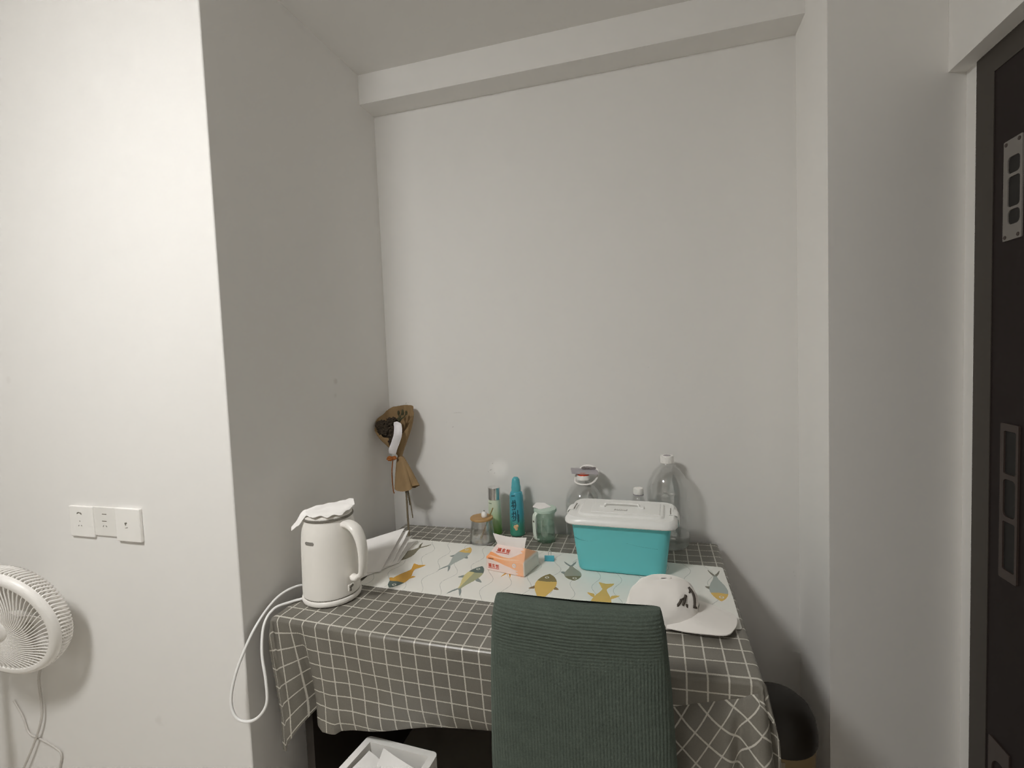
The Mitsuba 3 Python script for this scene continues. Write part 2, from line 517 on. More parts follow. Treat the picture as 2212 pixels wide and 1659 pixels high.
for i, (x, z, w, h) in enumerate(((-0.363, 0.9985, 0.008, 0.004), (-0.364, 0.9945, 0.003, 0.005), (-0.361, 0.986, 0.009, 0.0015))):
    pin('wall_socket_002__pin_slot' + (f'_{i:03d}' if i else ''), x, z, w, h, 0.2, 0.010)
labels['wall_socket_002'] = dict(label='white wall outlet plate with one small central hole, nearest the wall edge', category='socket')

# ------------------------------------------------------------------ desk and cloth
ZT = 0.765
TX0, TX1, TY0, TY1 = 0.078, 1.210, -0.748, -0.048
desk = 'desk'
add('desk__top', rbox(TX0 + 0.004, TX1 - 0.004, TY0 + 0.004, TY1 - 0.004, ZT - 0.032, ZT - 0.004, 0.004), 'm_desk', 30)
add('desk__side_panel', box(TX0 + 0.006, TX0 + 0.031, TY0 + 0.07, TY1 - 0.012, 0, ZT - 0.031), 'm_desk')
add('desk__side_panel_001', box(TX1 - 0.031, TX1 - 0.006, TY0 + 0.07, TY1 - 0.012, 0, ZT - 0.031), 'm_desk')
add('desk__back_panel', box(TX0 + 0.031, TX1 - 0.031, TY1 - 0.035, TY1 - 0.015, 0.0, ZT - 0.031), 'm_desk')
add('desk__apron', box(TX0 + 0.031, TX1 - 0.031, TY0 + 0.05, TY0 + 0.068, ZT - 0.09, ZT - 0.031), 'm_desk')
tag('desk', 'dark brown desk in the alcove hidden under the checked tablecloth', 'desk')


def front_bow(x):
    t = np.clip((x - TX0) / (TX1 - TX0), 0, 1)
    return -0.020 * np.sin(np.pi * np.clip(t, 0, 1)) ** 1.0


OVER_X = np.array([-0.30, -0.06, 0.02, 0.10, 0.15, 0.19, 0.32, 0.50, 0.65, 0.82, 0.95, 1.08, 1.15, 1.21, 1.6])
OVER_F = np.array([0.300, 0.290, 0.285, 0.278, 0.276, 0.303, 0.282, 0.240, 0.218, 0.215, 0.140, 0.098, 0.066, 0.045, 0.045])
OL, ORR = 0.05, 0.33


def cloth_point(u, t):
    """u: across, t in [0, 1] back to front edge of the top, (1, 2] the front overhang."""
    w = float(np.interp(u, OVER_X, OVER_F))
    y0 = TY0 + float(front_bow(u))
    if t <= 1:
        y, dv = TY1 + (y0 - TY1) * t, 0.0
    else:
        y, dv = y0, (t - 1) * w
    du = max(0.0, TX0 - u, u - TX1)
    sx = -1.0 if u < TX0 else 1.0
    cx = min(max(u, TX0), TX1)
    uv = ((u - 0.0891) / 0.0396, (y - y0) / 0.0455 if dv == 0 else -dv / 0.0385)
    rr = 0.010

    def bend(s):
        if s < rr * math.pi / 2:
            return rr * math.sin(s / rr), rr * (1 - math.cos(s / rr))
        return rr, rr + (s - rr * math.pi / 2)

    ex = 0.105 * float(np.clip((0.150 - u) / 0.088, 0, 1)) ** 1.25 * (dv / 0.285) ** 1.15
    inw = min(0.036, 0.17 * max(0.0, dv - 0.012))
    wr = 0.0012 * (meshkit.noise(np.array([u * 9, y * 9, 1.3])) - 0.5)
    if du == 0 and dv == 0:
        return (cx, y, ZT + wr * (0.4 if y > -0.6 else 1.0)), uv
    if du == 0:
        o, d = bend(dv)
        k = min(1, dv / 0.22)
        k2 = min(1, max(0, dv - 0.02) / 0.23)
        left = float(np.interp(u, [0.078, 0.10, 0.135, 0.150, 0.162, 0.172, 0.19], [1.0, 0.55, -0.55, -1.0, -0.55, 0.2, 0.35]))
        fold = k * (0.004 + 0.010 * math.exp(-((u - 0.225) / 0.040) ** 2) + 0.0025 * math.sin(u * 17 + dv * 9) * (u > 0.2)
                    + 0.005 * math.exp(-((u - 0.36) / 0.06) ** 2) * math.sin(dv * 30)) + (k2 * 0.046 * left if left < 0 else k2 * 0.012 * left)
        if u > 0.24:
            fold -= 0.012 * max(0, (t - 1.72) / 0.28) ** 2
        return (cx, y + inw - o - max(fold, -0.006 - 0.050 * min(1, max(0, dv - 0.03) / 0.12)) - 0.0015, ZT - d - ex), uv
    if dv == 0:
        o, d = bend(du)
        fold = 0.004 * math.sin(y * 26 + 1) * min(1, du / 0.15)
        if sx < 0:
            fold = fold * 0.6
        return (cx + sx * (o + 0.002 + max(fold, -0.003)), y, ZT - d), uv
    r = math.hypot(du, dv)
    th = math.atan2(du, dv)
    o, d = bend(r)
    if sx < 0:
        rho = r * 0.09 * math.sin(2 * th) ** 1.2
    else:
        rho = r * 0.26 * math.sin(2 * th) * (1 - 0.62 * math.exp(-((th - 0.75) / 0.20) ** 2)) + r * 0.05 * math.sin(6 * th) * math.sin(2 * th)
    rho = max(rho, 0)
    d = rr + math.sqrt(max(0, max(d - rr, 0) ** 2 - rho ** 2)) if d > rr else d
    e = (o + 0.003 + rho)
    cone = np.array([cx + sx * math.sin(th) * e, y - math.cos(th) * e - 0.0015, ZT - d])
    if sx < 0:
        # the left corner hangs as a flap that faces into the room
        w_ = float(np.clip(dv / 0.12, 0, 1))
        w_ = w_ * w_ * (3 - 2 * w_)
        bd, dd = bend(dv)
        flap = np.array([cx - du * 0.55 - 0.001, y + inw - bd - 0.0055 - 0.012 * min(1, max(0, dv - 0.02) / 0.23) + 0.25 * du * min(1, dv / 0.2), ZT - dd - ex])
        cone = cone * (1 - w_) + flap * w_
    return tuple(cone), uv


us = np.unique(np.concatenate([np.linspace(TX0 - OL, TX0, 30), TX0 - np.array([0.004, 0.008, 0.012]), np.linspace(TX0, TX1, 130), TX1 + np.array([0.004, 0.008, 0.012]), np.linspace(TX1, TX1 + ORR, 44)]))
ts = np.unique(np.concatenate([np.linspace(0, 1, 50), 1 + np.array([0.006, 0.015, 0.025, 0.04, 0.06]), np.linspace(1, 2, 44)]))
V, UV = [], []
for u in us:
    for t in ts:
        p, q = cloth_point(float(u), float(t))
        V.append(p)
        UV.append(q)
V = np.array(V).reshape(len(us), len(ts), 3)
cloth = sheet(V, 0.0009)
add('tablecloth__cloth', cloth, 'm_cloth', True, uv=np.vstack([UV, UV]))
G, GUV = [], []
na, nb = 90, 40
for a in np.linspace(0, 1, na):
    arc = 0.44 * a
    row = []
    for b in np.linspace(0, 1, nb):
        ztop = float(np.interp(arc, [0, 0.10, 0.18, 0.235, 0.262, 0.30, 0.44], [0.690, 0.698, 0.722, 0.745, 0.750, 0.744, 0.727]))
        z = ztop + (0.40 - ztop) * b
        drop = ztop - z
        op = min(1.0, drop / 0.20)
        bulge = 0.022 * math.exp(-((arc - 0.150) / 0.055) ** 2) - 0.034 * math.exp(-((arc - 0.218) / 0.014) ** 2) + 0.022 * math.exp(-((arc - 0.256) / 0.022) ** 2) + 0.004 * math.sin(arc * 60)
        lip = min(1.0, drop / 0.035)
        f_ = -0.008 * float(np.interp(arc, [0.08, 0.15], [1.0, 0.1])) * (1 - lip) + 0.012 * lip + op * bulge + 0.012 * op + 0.010 * max(0.0, (arc - 0.23) / 0.21) ** 0.5 * (1 - lip)
        if arc < 0.255:
            q = np.array([0.957 + arc, TY0 + float(front_bow(0.957 + arc)) - 0.004 - f_, z])
        else:
            t_ = min(1.0, (arc - 0.255) / 0.03)
            ang_ = t_ * math.pi / 2
            q = np.array([TX1 + math.sin(ang_) * (f_ + 0.003), TY0 - 0.004 - math.cos(ang_) * f_ + max(0, arc - 0.285), z])
        if b == 0:
            q[:2] -= 0.004 * np.array([0, -1.0])
        row.append(q)
        GUV.append(((arc * 1.12 + drop) / math.sqrt(2) / 0.0385 + 0.30, (arc * 1.12 - drop) / math.sqrt(2) / 0.0385 + 0.15))
    G.append(row)
add('tablecloth__gathered_corner', sheet(np.array(G), 0.0009), 'm_cloth', True, uv=np.vstack([GUV, GUV]))
labels['tablecloth__gathered_corner'] = dict(label='gathered corner where the grid runs diagonally')
tag('tablecloth', 'dark grey tablecloth with white grid lines draped over the desk', 'tablecloth')

# ------------------------------------------------------------------ placemat with fish
ZM = ZT + 0.0026
mat_poly = Polygon([(0.165, -0.192), (0.70, -0.216), (1.212, -0.238), (1.214, -0.42), (1.2115, -0.575), (0.95, -0.582), (0.60, -0.571), (0.19, -0.552)])
mat_poly = mat_poly.buffer(-0.008).buffer(0.008)
add('placemat__sheet', slab(mat_poly, ZT + 0.0013, ZM), 'm_mat')
waves = []
for i in range(19):
    xc = 0.115 + i * 0.0620
    y = np.linspace(-0.60, -0.17, 70)
    x = xc + 0.17 * (-0.37 - y) * (1 - i / 19 * 1.3) + 0.0125 * np.sin((y + 0.011 * i) * 2 * np.pi / 0.135) + 0.004 * np.sin(y * 23 + i)
    ln = LineString(np.c_[x, y]).buffer(0.0009, cap_style=2).intersection(mat_poly.buffer(-0.002))
    if not ln.is_empty:
        waves.append(slab(ln, ZM, ZM + 0.00012))
add('placemat__wave_line', waves, 'm_mat_wave')
labels['placemat__wave_line'] = dict(label='thin grey wavy lines printed across the white mat', kind='stuff')
tag('placemat', 'white placemat runner printed with colourful fish and wavy lines on the tablecloth', 'placemat')

FK = 1.32
OCHRE, TEALD, GREYB, OLIVE, BELLY, DARK, YEL, SLATE = (lin(178, 136, 58, FK), lin(74, 88, 84, FK), lin(142, 150, 146, FK), lin(140, 142, 112, FK), lin(178, 168, 118, FK),
                                                       lin(92, 88, 72, FK), lin(186, 155, 82, FK), lin(112, 120, 118, FK))


def fish(key, head, tail, width, body, headc, tailc, belly=None, fins=(), tail_spread=0.03, tail_len=0.035, eye=True, bend=0.0, fan=False):
    h, t = np.array(head, float), np.array(tail, float)
    L = np.linalg.norm(t - h)
    ax = (t - h) / L
    nx = np.array([-ax[1], ax[0]])

    def P(s, w):
        return h + ax * s * L + nx * (w + bend * math.sin(math.pi * s))

    up = [P(s, width * w) for s, w in ((0, 0.0), (0.10, 0.52), (0.25, 0.90), (0.42, 1.0), (0.62, 0.78), (0.84, 0.34), (1.0, 0.17))]
    dn = [P(s, -width * w) for s, w in ((1.0, 0.17), (0.84, 0.36), (0.62, 0.80), (0.42, 1.0), (0.25, 0.88), (0.10, 0.50))]
    whole = Polygon(np.vstack([spline(up, 5), spline(dn + [up[0]], 5)])).buffer(0)
    cut = Polygon([P(-0.2, 0.3), P(0.27, width * 1.6), P(0.31, 0), P(0.27, -width * 1.6), P(-0.2, -0.3)]).buffer(0)
    lists = [(whole.difference(cut), body), (whole.intersection(cut), headc)]
    if belly is not None:
        half = Polygon([P(0.3, -0.004), P(1.0, -0.002), P(1.0, -0.3), P(0.3, -0.3)])
        b = whole.difference(cut).intersection(half)
        lists = [(whole.difference(cut).difference(b), body), (b, belly), lists[1]]
    lobes = []
    for s in (1, -1):
        a, b = P(0.97, 0.0), P(0.97, 0) + ax * tail_len + nx * s * tail_spread
        lobes.append(Polygon(closed_spline([a + nx * s * 0.004, (a + b) / 2 + nx * s * tail_spread * 0.28, b, (a + b) / 2 - nx * s * tail_spread * 0.10, a - nx * s * 0.003], 4)).buffer(0))
    if fan:
        a, m_ = P(0.93, 0.0), P(0.97, 0) + ax * tail_len * 0.80
        lobes[0] = Polygon([a + nx * width * 0.2, P(0.97, 0) + ax * tail_len + nx * tail_spread, m_, P(0.97, 0) + ax * tail_len - nx * tail_spread, a - nx * width * 0.2]).buffer(-0.002).buffer(0.002)
    lists.append((lobes[0].union(lobes[1]), tailc))
    for s, side, ln in fins:
        a = P(s, side * width * 0.9)
        lists.append((Polygon(closed_spline([a - ax * 0.008, a + nx * side * ln + ax * ln * 0.7, a + ax * 0.010], 4)).buffer(0).difference(whole), tailc))
    vs, fs, cs, at = [], [], [], 0
    for k, (poly, c) in enumerate(lists):
        poly = poly.intersection(mat_poly.buffer(-0.001))
        if poly.is_empty:
            continue
        for g in getattr(poly, 'geoms', [poly]):
            if g.area < 1e-7 or g.geom_type != 'Polygon':
                continue
            m = slab(g, ZM, ZM + 0.0003)
            vs.append(m.vertices)
            fs.append(m.faces + at)
            cs.append(np.tile(c, (len(m.vertices), 1)))
            at += len(m.vertices)
    if eye:
        for rad, c, z in ((0.0062, (0.66, 0.65, 0.60), 0.0005), (0.0034, headc, 0.0007)):
            m = slab(Point(*P(0.15, -width * 0.12)).buffer(rad * min(1, width / 0.022), quad_segs=5), ZM, ZM + z)
            vs.append(m.vertices)
            fs.append(m.faces + at)
            cs.append(np.tile(c, (len(m.vertices), 1)))
            at += len(m.vertices)
    add(key, trimesh.Trimesh(np.vstack(vs), np.vstack(fs), process=False), 'm_print', color=np.vstack(cs))


fish('placemat__fish', (0.214, -0.385), (0.243, -0.262), 0.024, lin(112, 108, 92, FK), DARK, DARK, fins=((0.5, 1, 0.012),), tail_spread=0.020, tail_len=0.042)
fish('placemat__fish_001', (0.292, -0.553), (0.303, -0.420), 0.026, OCHRE, TEALD, OCHRE, fins=((0.35, 1, 0.014), (0.55, -1, 0.012)), tail_spread=0.022, tail_len=0.036, fan=True)
fish('placemat__fish_002', (0.416, -0.228), (0.402, -0.385), 0.023, GREYB, YEL, SLATE, fins=((0.5, 1, 0.012), (0.5, -1, 0.012)), tail_spread=0.017, tail_len=0.040)
fish('placemat__fish_003', (0.507, -0.365), (0.492, -0.520), 0.025, OLIVE, TEALD, SLATE, belly=BELLY, fins=((0.5, -1, 0.016), (0.55, 1, 0.022)), tail_spread=0.020, tail_len=0.040)
fish('placemat__fish_004', (0.6015, -0.300), (0.600, -0.390), 0.020, YEL, OCHRE, OCHRE, tail_spread=0.014, tail_len=0.038)
fish('placemat__fish_005', (0.722, -0.378), (0.728, -0.545), 0.030, YEL, lin(112, 100, 62, FK), lin(120, 100, 70, FK), fins=((0.50, 1, 0.014), (0.52, -1, 0.016)), tail_spread=0.02, tail_len=0.03)
fish('placemat__fish_006', (0.799, -0.408), (0.775, -0.312), 0.025, lin(128, 130, 118, FK), lin(100, 98, 74, FK), SLATE, fins=((0.5, 1, 0.012),), tail_spread=0.019, tail_len=0.036)
fish('placemat__fish_007', (0.884, -0.568), (0.888, -0.435), 0.026, YEL, OCHRE, YEL, fins=((0.62, 1, 0.020), (0.62, -1, 0.020)), tail_spread=0.022, tail_len=0.036, eye=False, fan=True)
fish('placemat__fish_008', (1.183, -0.450), (1.184, -0.300), 0.023, GREYB, YEL, lin(104, 102, 92, FK), fins=((0.45, 1, 0.012),), tail_spread=0.016, tail_len=0.040)

# ------------------------------------------------------------------ kettle
KX, KY = 0.155, -0.622
RIGHT, CAM = np.array([0.79, 0.61, 0]), np.array([0.61, -0.79, 0])
k0 = (KX, KY, ZT + 0.0012)
add('kettle__base', lathe([(0.072, 0.0), (0.0765, 0.003), (0.0785, 0.008), (0.078, 0.014), (0.075, 0.0165)], k0, 64), 'm_kettle', 50)
add('kettle__base_gap', lathe([(0.0742, 0.0165), (0.0742, 0.0195)], k0, 64), 'm_rim', 30)
add('kettle__body', lathe([(0.0750, 0.0195), (0.0760, 0.023), (0.0757, 0.050), (0.0748, 0.090), (0.0738, 0.130), (0.0730, 0.160), (0.0712, 0.185), (0.0680, 0.207), (0.0645, 0.2225), (0.0635, 0.226)], k0, 64), 'm_kettle', 50)
add('kettle__rim', lathe([(0.0655, 0.2255), (0.0675, 0.2275), (0.0675, 0.2315), (0.0655, 0.2325)], k0, 64), 'm_rim', 30)
add('kettle__lid', lathe([(0.0640, 0.2325), (0.0635, 0.236), (0.0560, 0.240), (0.03, 0.242), (0.0, 0.2425)], k0, 64), 'm_kettle', 40)
hd = np.array([0.975, -0.222, 0])
hp = spline([(0.060, 0.213), (0.082, 0.213), (0.104, 0.203), (0.119, 0.180), (0.1255, 0.150), (0.1255, 0.115), (0.120, 0.085), (0.111, 0.078), (0.100, 0.069), (0.090, 0.068), (0.081, 0.073)], 7)
handle_pts = np.array([(KX, KY, ZT) + hd * a + np.array([0, 0, b]) for a, b in hp])
wid = np.interp(np.linspace(0, 1, len(hp)), [0, 0.2, 0.45, 0.75, 0.92, 1], [0.0165, 0.0180, 0.0150, 0.0120, 0.0130, 0.0095])
hm = tube(handle_pts, wid, 18, flat=0.62, ref=(0, 0, 1))
add('kettle__handle', hm, 'm_kettle', 60)
sd = unit(CAM + 0.80 * RIGHT)
st = unit(np.cross((0, 0, 1), sd))
sw = trimesh.util.concatenate([frame(rbox(-0.010, 0.010, -0.009, 0.009, -0.004, 0.0022, 0.002, 8), (KX, KY, ZT + 0.040) + sd * 0.0755, st, (0, 0, 1), sd)])
add('kettle__switch', sw, 'm_kettle', 30)
add('kettle__switch__mark', [frame(move(box(-0.0065, 0.0065, -0.0035, 0.0035, 0, 0.001), rz=0.5), (KX, KY, ZT + 0.043) + sd * 0.0777, st, (0, 0, 1), sd),
                             frame(box(-0.006, -0.001, -0.009, -0.003, 0, 0.001), (KX, KY, ZT + 0.040) + sd * 0.0777, st, (0, 0, 1), sd)], 'm_rim')
badge = []
for a in np.linspace(-0.98, -0.58, 11):
    badge.append([[KX, KY, ZT + z] + 0.0728 * (CAM * math.cos(a) + RIGHT * math.sin(a)) for z in (0.1690, 0.1715, 0.1755, 0.1780)])
badge = np.array(badge)
badge[0, [0, 3]] = badge[0, [1, 2]]
badge[-1, [0, 3]] = badge[-1, [1, 2]]
add('kettle__badge', sheet(badge, 0.0012), 'm_grey_badge')
labels['kettle__badge'] = dict(label='small grey badge')
tag('kettle', 'white electric kettle with a big curved handle on the front left of the desk', 'kettle')

# its cord: from the base over the cloth edge, hanging in a loop, and back up behind
cord_pts = [(0.092, -0.668, 0.772), (0.074, -0.690, 0.7725), (0.052, -0.728, 0.7705), (0.049, -0.762, 0.745), (0.064, -0.790, 0.690), (0.086, -0.806, 0.630), (0.092, -0.814, 0.580), (0.074, -0.822, 0.548), (0.044, -0.828, 0.534),
            (0.012, -0.832, 0.543), (-0.004, -0.828, 0.580), (0.000, -0.815, 0.635), (0.013, -0.795, 0.690), (0.022, -0.765, 0.735), (0.024, -0.720, 0.765), (0.028, -0.675, 0.781), (0.042, -0.630, 0.784), (0.062, -0.590, 0.774), (0.085, -0.555, 0.7695), (0.110, -0.53, 0.7695)]
add('kettle__cord', tube(spline(cord_pts, 9), 0.0036, 10), 'm_cable', 50)

# tissue over its lid
P = []
zt = ZT + 0.2435
for i, s in enumerate(np.linspace(-0.094, 0.072, 46)):
    row = []
    half_f = np.interp(s, [-0.094, -0.086, -0.066, -0.04, 0.0, 0.035, 0.055, 0.072], [0.006, 0.015, 0.019, 0.056, 0.070, 0.062, 0.038, -0.012])
    half_b = np.interp(s, [-0.094, -0.086, -0.066, -0.04, 0.0, 0.035, 0.060, 0.072], [0.003, 0.008, 0.012, 0.040, 0.050, 0.056, 0.056, 0.044])
    for w in np.linspace(-1, 1, 26):
        b = half_f * w if w > 0 else half_b * w
        b += 0.004 * math.sin(s * 190 + w * 2) * abs(w) ** 3
        q = np.array([KX, KY, 0]) + RIGHT * s + CAM * b
        r = math.hypot(s, b)
        n = meshkit.noise(np.array([s * 55, b * 55, 4.0]))
        z = zt + 0.004 * n + 0.0015
        if r > 0.062:
            z -= (1.05 if s < -0.045 else 0.35 if b > 0 else -0.25) * (r - 0.062)
        if s < -0.055:
            z -= (b + 0.012) * 0.55 * min(1, (-0.055 - s) / 0.02)
        row.append((q[0], q[1], z))
    P.append(row)
add('tissue_sheet', sheet(np.array(P), 0.0012), 'm_paper', 50)
tag('tissue_sheet', 'crumpled white tissue draped over the lid of the electric kettle', 'tissue')

# ------------------------------------------------------------------ folded paper by the kettle


def patch(corners, bulge, seed, n=24, wob=0.004):
    a, b, c, d = [np.array(q, float) for q in corners]
    G = []
    for s in np.linspace(0, 1, n):
        row = []
        for t in np.linspace(0, 1, n):
            q = a * (1 - s) * (1 - t) + b * s * (1 - t) + c * s * t + d * (1 - s) * t
            q = q + np.array([0, 0, bulge * math.sin(math.pi * s) * math.sin(math.pi * t)])
            q[2] += wob * (meshkit.noise(np.array([s * 4, t * 4, seed])) - 0.5)
            q[0] += wob * 0.8 * (meshkit.noise(np.array([s * 5 + 9, t * 5, seed])) - 0.5)
            row.append(q)
        G.append(row)
    return np.array(G)


zb = ZM + 0.0035
add('folded_paper__sheet', sheet(patch([(0.085, -0.352, 0.815), (0.196, -0.277, 0.838), (0.214, -0.470, zb + 0.001), (0.150, -0.505, zb + 0.001)], 0.006, 1.0, wob=0.003), 0.0016), 'm_paper', 40)
add('folded_paper__sheet_001', sheet(patch([(0.100, -0.320, 0.800), (0.207, -0.268, 0.827), (0.224, -0.425, zb + 0.001), (0.160, -0.490, zb - 0.0005)], 0.000, 2.0, wob=0.003), 0.0014), 'm_paper', 40)
add('folded_paper__sheet_002', sheet(patch([(0.105, -0.300, 0.780), (0.211, -0.258, 0.806), (0.231, -0.405, zb), (0.160, -0.530, zb - 0.001)], 0.000, 3.0, wob=0.003), 0.0014), 'm_paper', 40)
add('folded_paper__sheet_003', sheet(patch([(0.105, -0.290, zb - 0.001), (0.203, -0.222, zb - 0.001), (0.236, -0.395, zb - 0.001), (0.165, -0.545, zb - 0.001)], 0.001, 4.0, wob=0.0006), 0.0014), 'm_paper', 40)
tag('folded_paper', 'stack of folded white paper towels propped up behind the kettle', 'paper')

# ------------------------------------------------------------------ bouquet in the corner
foot, waist = np.array([0.1535, -0.172, ZT + 0.002]), np.array([0.090, -0.092, 1.048])
stems = [tube(spline([foot, (0.139, -0.148, 0.84), (0.120, -0.118, 0.94), waist, (0.075, -0.085, 1.11)], 6), [0.0036] * 24 + [0.003], 8),
         ]
add('dried_bouquet__stem', stems[0], 'm_stem', 50)
add('dried_bouquet__stem_001', tube(spline([(0.1545, -0.138, 0.826), (0.141, -0.128, 0.89), (0.120, -0.112, 0.96), waist + (0.003, 0.004, 0)], 6), 0.0022, 8), 'm_stem', 50)
add('dried_bouquet__stem_002', tube(spline([(0.135, -0.120, 0.868), (0.126, -0.113, 0.91), (0.112, -0.104, 0.98), waist + (0.002, -0.003, 0)], 6), 0.0020, 8), 'm_stem', 50)
nA = 72
rows = []
for a in np.arange(nA) * 2 * np.pi / nA:
    ca, sa = math.cos(a), math.sin(a)
    left = max(0, -ca)
    rx = 0.062 if ca > 0 else 0.078
    ry = 0.046 if sa > 0 else 0.036
    back = max(0.0, sa)
    hgt = float(np.interp(math.degrees(a), [0, 30, 60, 90, 120, 150, 180, 210, 240, 270, 300, 330, 360], [0.150, 0.178, 0.190, 0.190, 0.186, 0.160, 0.136, 0.105, 0.080, 0.075, 0.085, 0.118, 0.150]))
    tip = waist + np.array([rx * ca - 0.008, ry * sa + 0.006 + 0.018 * back - 0.030 * left, min(hgt, 0.190)])
    tip[0] = max(tip[0], 0.006)
    tip[1] = min(tip[1], -0.010)
    row = []
    for t in np.linspace(0, 1, 16):
        bl = 0.20 * math.sin(math.pi * t)
        q = waist + (tip - waist) * t
        c = waist + np.array([0, 0, (tip - waist)[2] * t])
        q = c + (q - c) * (1 + bl) * (1 + 0.06 * math.sin(9 * a) * t) + np.array([ca, sa, 0]) * 0.007 * (1 - t)
        q[0] = max(q[0], 0.006)
        q[1] = min(q[1], -0.010)
        row.append(q)
    rows.append(row)
add('dried_bouquet__upper_wrap', sheet(np.array(rows), 0.0010, True), 'm_kraft', 35)
labels['dried_bouquet__upper_wrap'] = dict(label='flared brown kraft paper')
hem = np.array([0.1215, -0.113, 0.934])
rows = []
for a in np.arange(nA) * 2 * np.pi / nA:
    ca, sa = math.cos(a), math.sin(a)
    pl = 1 + 0.10 * math.sin(5 * a + 0.7) + 0.16 * math.exp(-((a - 5.2) / 0.25) ** 2) - 0.22 * math.exp(-((a - 5.65) / 0.16) ** 2)
    drop = 0.010 * math.cos(2 * a + 0.4) - (0.014 * math.exp(-((a - 3.3) / 0.3) ** 2))
    row = []
    for t in np.linspace(0, 1, 14):
        c = waist * (1 - t) + hem * t
        rr_ = (0.010 + 0.036 * t ** 0.75)
        row.append(c + np.array([ca * rr_ * 1.04 * (1 + (pl - 1) * t), sa * rr_ * 0.62 * (1 + (pl - 1) * t), drop * t]))
    rows.append(row)
add('dried_bouquet__lower_wrap', sheet(np.array(rows), 0.0010, True), 'm_kraft', 35)
labels['dried_bouquet__lower_wrap'] = dict(label='brown kraft paper skirt around the stems')


def crumple(c, r, seed, squash=(1, 1, 1)):
    m = trimesh.creation.icosphere(subdivisions=4 if r > 0.01 else 3, radius=1.0)
    v = m.vertices
    k = 0.50 + 1.0 * meshkit.fbm(v * 3.6 + seed * 7.3, 4, seed)
    m.vertices = v * (k * r)[:, None] * np.array(squash)
    m.apply_translation(c)
    return m


heads = [((0.052, -0.114, 1.156), 0.029), ((0.080, -0.110, 1.144), 0.026), ((0.032, -0.118, 1.168), 0.021), ((0.074, -0.114, 1.112), 0.019), ((0.064, -0.095, 1.176), 0.022), ((0.030, -0.124, 1.146), 0.011)]
for i, (c, r) in enumerate(heads):
    add('dried_bouquet__flower_head' + (f'_{i:03d}' if i else ''), crumple(c, r, i + 1), 'm_dry', False)
tw = []
for pts in ([(0.080, -0.098, 1.150), (0.094, -0.088, 1.195), (0.104, -0.080, 1.222)], [(0.080, -0.098, 1.150), (0.090, -0.085, 1.180), (0.082, -0.075, 1.215)], [(0.092, -0.090, 1.188), (0.110, -0.082, 1.200), (0.118, -0.078, 1.218)]):
    tw.append(tube(spline(pts, 5), np.linspace(0.0034, 0.0018, 11), 6))
tw += [crumple((0.103, -0.081, 1.215), 0.007, 21, (0.7, 0.7, 1.6)), crumple((0.083, -0.076, 1.212), 0.006, 22, (0.7, 0.7, 1.5)), crumple((0.117, -0.078, 1.213), 0.006, 23, (0.7, 0.7, 1.4)), crumple((0.093, -0.09, 1.19), 0.008, 24)]
add('dried_bouquet__twig', tw, 'm_dry_green', False)
G = []
path = spline([(0.0925, -0.120, 1.184), (0.106, -0.128, 1.172), (0.109, -0.136, 1.140), (0.096, -0.132, 1.110), (0.082, -0.130, 1.082), (0.075, -0.124, 1.064)], 6)
for i, c in enumerate(path):
    t = i / (len(path) - 1)
    w = np.interp(t, [0, 0.15, 0.5, 0.85, 1], [0.006, 0.014, 0.0165, 0.0155, 0.013])
    d = unit(np.array([1.0, 0.25, 0.22 - 0.4 * t]))
    G.append([c + d * w * s + np.array([0, -0.004 * (1 - s * s), 0]) for s in np.linspace(-1, 1, 7)])
add('dried_bouquet__ribbon', sheet(np.array(G), 0.0012), 'm_ribbon', 40)
labels['dried_bouquet__ribbon'] = dict(label='white paper strip')
bow = [crumple((0.062, -0.122, 1.044), 0.011, 31, (1.1, 0.7, 0.8)), crumple((0.078, -0.118, 1.046), 0.009, 32, (1.2, 0.7, 0.8)), tube(spline([(0.070, -0.112, 1.045), (0.064, -0.116, 0.99), (0.069, -0.122, 0.930), (0.075, -0.126, 0.912)], 6), 0.0055, 6, flat=0.4)]
add('dried_bouquet__bow', bow, 'm_orange_bow', 40)
labels['dried_bouquet__bow'] = dict(label='small orange bow with a trailing end')
tag('dried_bouquet', 'dried flower bouquet in brown kraft paper leaning in the alcove corner', 'bouquet')

# ------------------------------------------------------------------ sugar jar
jx, jy = 0.4385, -0.168
ZC = ZT + 0.0010


def on_mat(x, y):
    return ZM + 0.0002


prof = [(0.0, 0.0), (0.043, 0.0), (0.0455, 0.004), (0.0445, 0.018), (0.0410, 0.045), (0.0380, 0.070), (0.0370, 0.081), (0.0360, 0.0812)]
add('sugar_jar__foot', lathe([(0.0425, 0.0006), (0.0440, 0.004), (0.0415, 0.0075), (0.030, 0.0065), (0.0, 0.006)], (jx, jy, ZC), 48), 'm_thick_glass', 40)
add('sugar_jar__inner_wall', lathe([(0.0, 0.0085), (0.0405, 0.0085), (0.0420, 0.018), (0.0388, 0.045), (0.0358, 0.070), (0.0345, 0.080)], (jx, jy, ZC), 48), 'm_glass', 40)
add('sugar_jar__glass', lathe(prof, (jx, jy, ZC), 56), 'm_glass', 40)
labels['sugar_jar__glass'] = dict(label='clear glass body')
add('sugar_jar__lid', lathe([(0.0385, 0.0812), (0.0402, 0.083), (0.0402, 0.087), (0.0388, 0.089)], (jx, jy, ZC), 48), 'm_lidwood', 30)
labels['sugar_jar__lid'] = dict(label='round wooden lid')
kn = (jx + 0.012, jy - 0.006, ZC + 0.089)
add('sugar_jar__knob', [lathe([(0.0075, 0), (0.010, 0.004), (0.0105, 0.010), (0.0090, 0.017), (0.005, 0.0215), (0.0, 0.0225)], kn, 24)], 'm_white', 60)
add('sugar_jar__knob__tip', crumple((kn[0], kn[1], kn[2] + 0.0235), 0.0022, 41), 'm_rim')
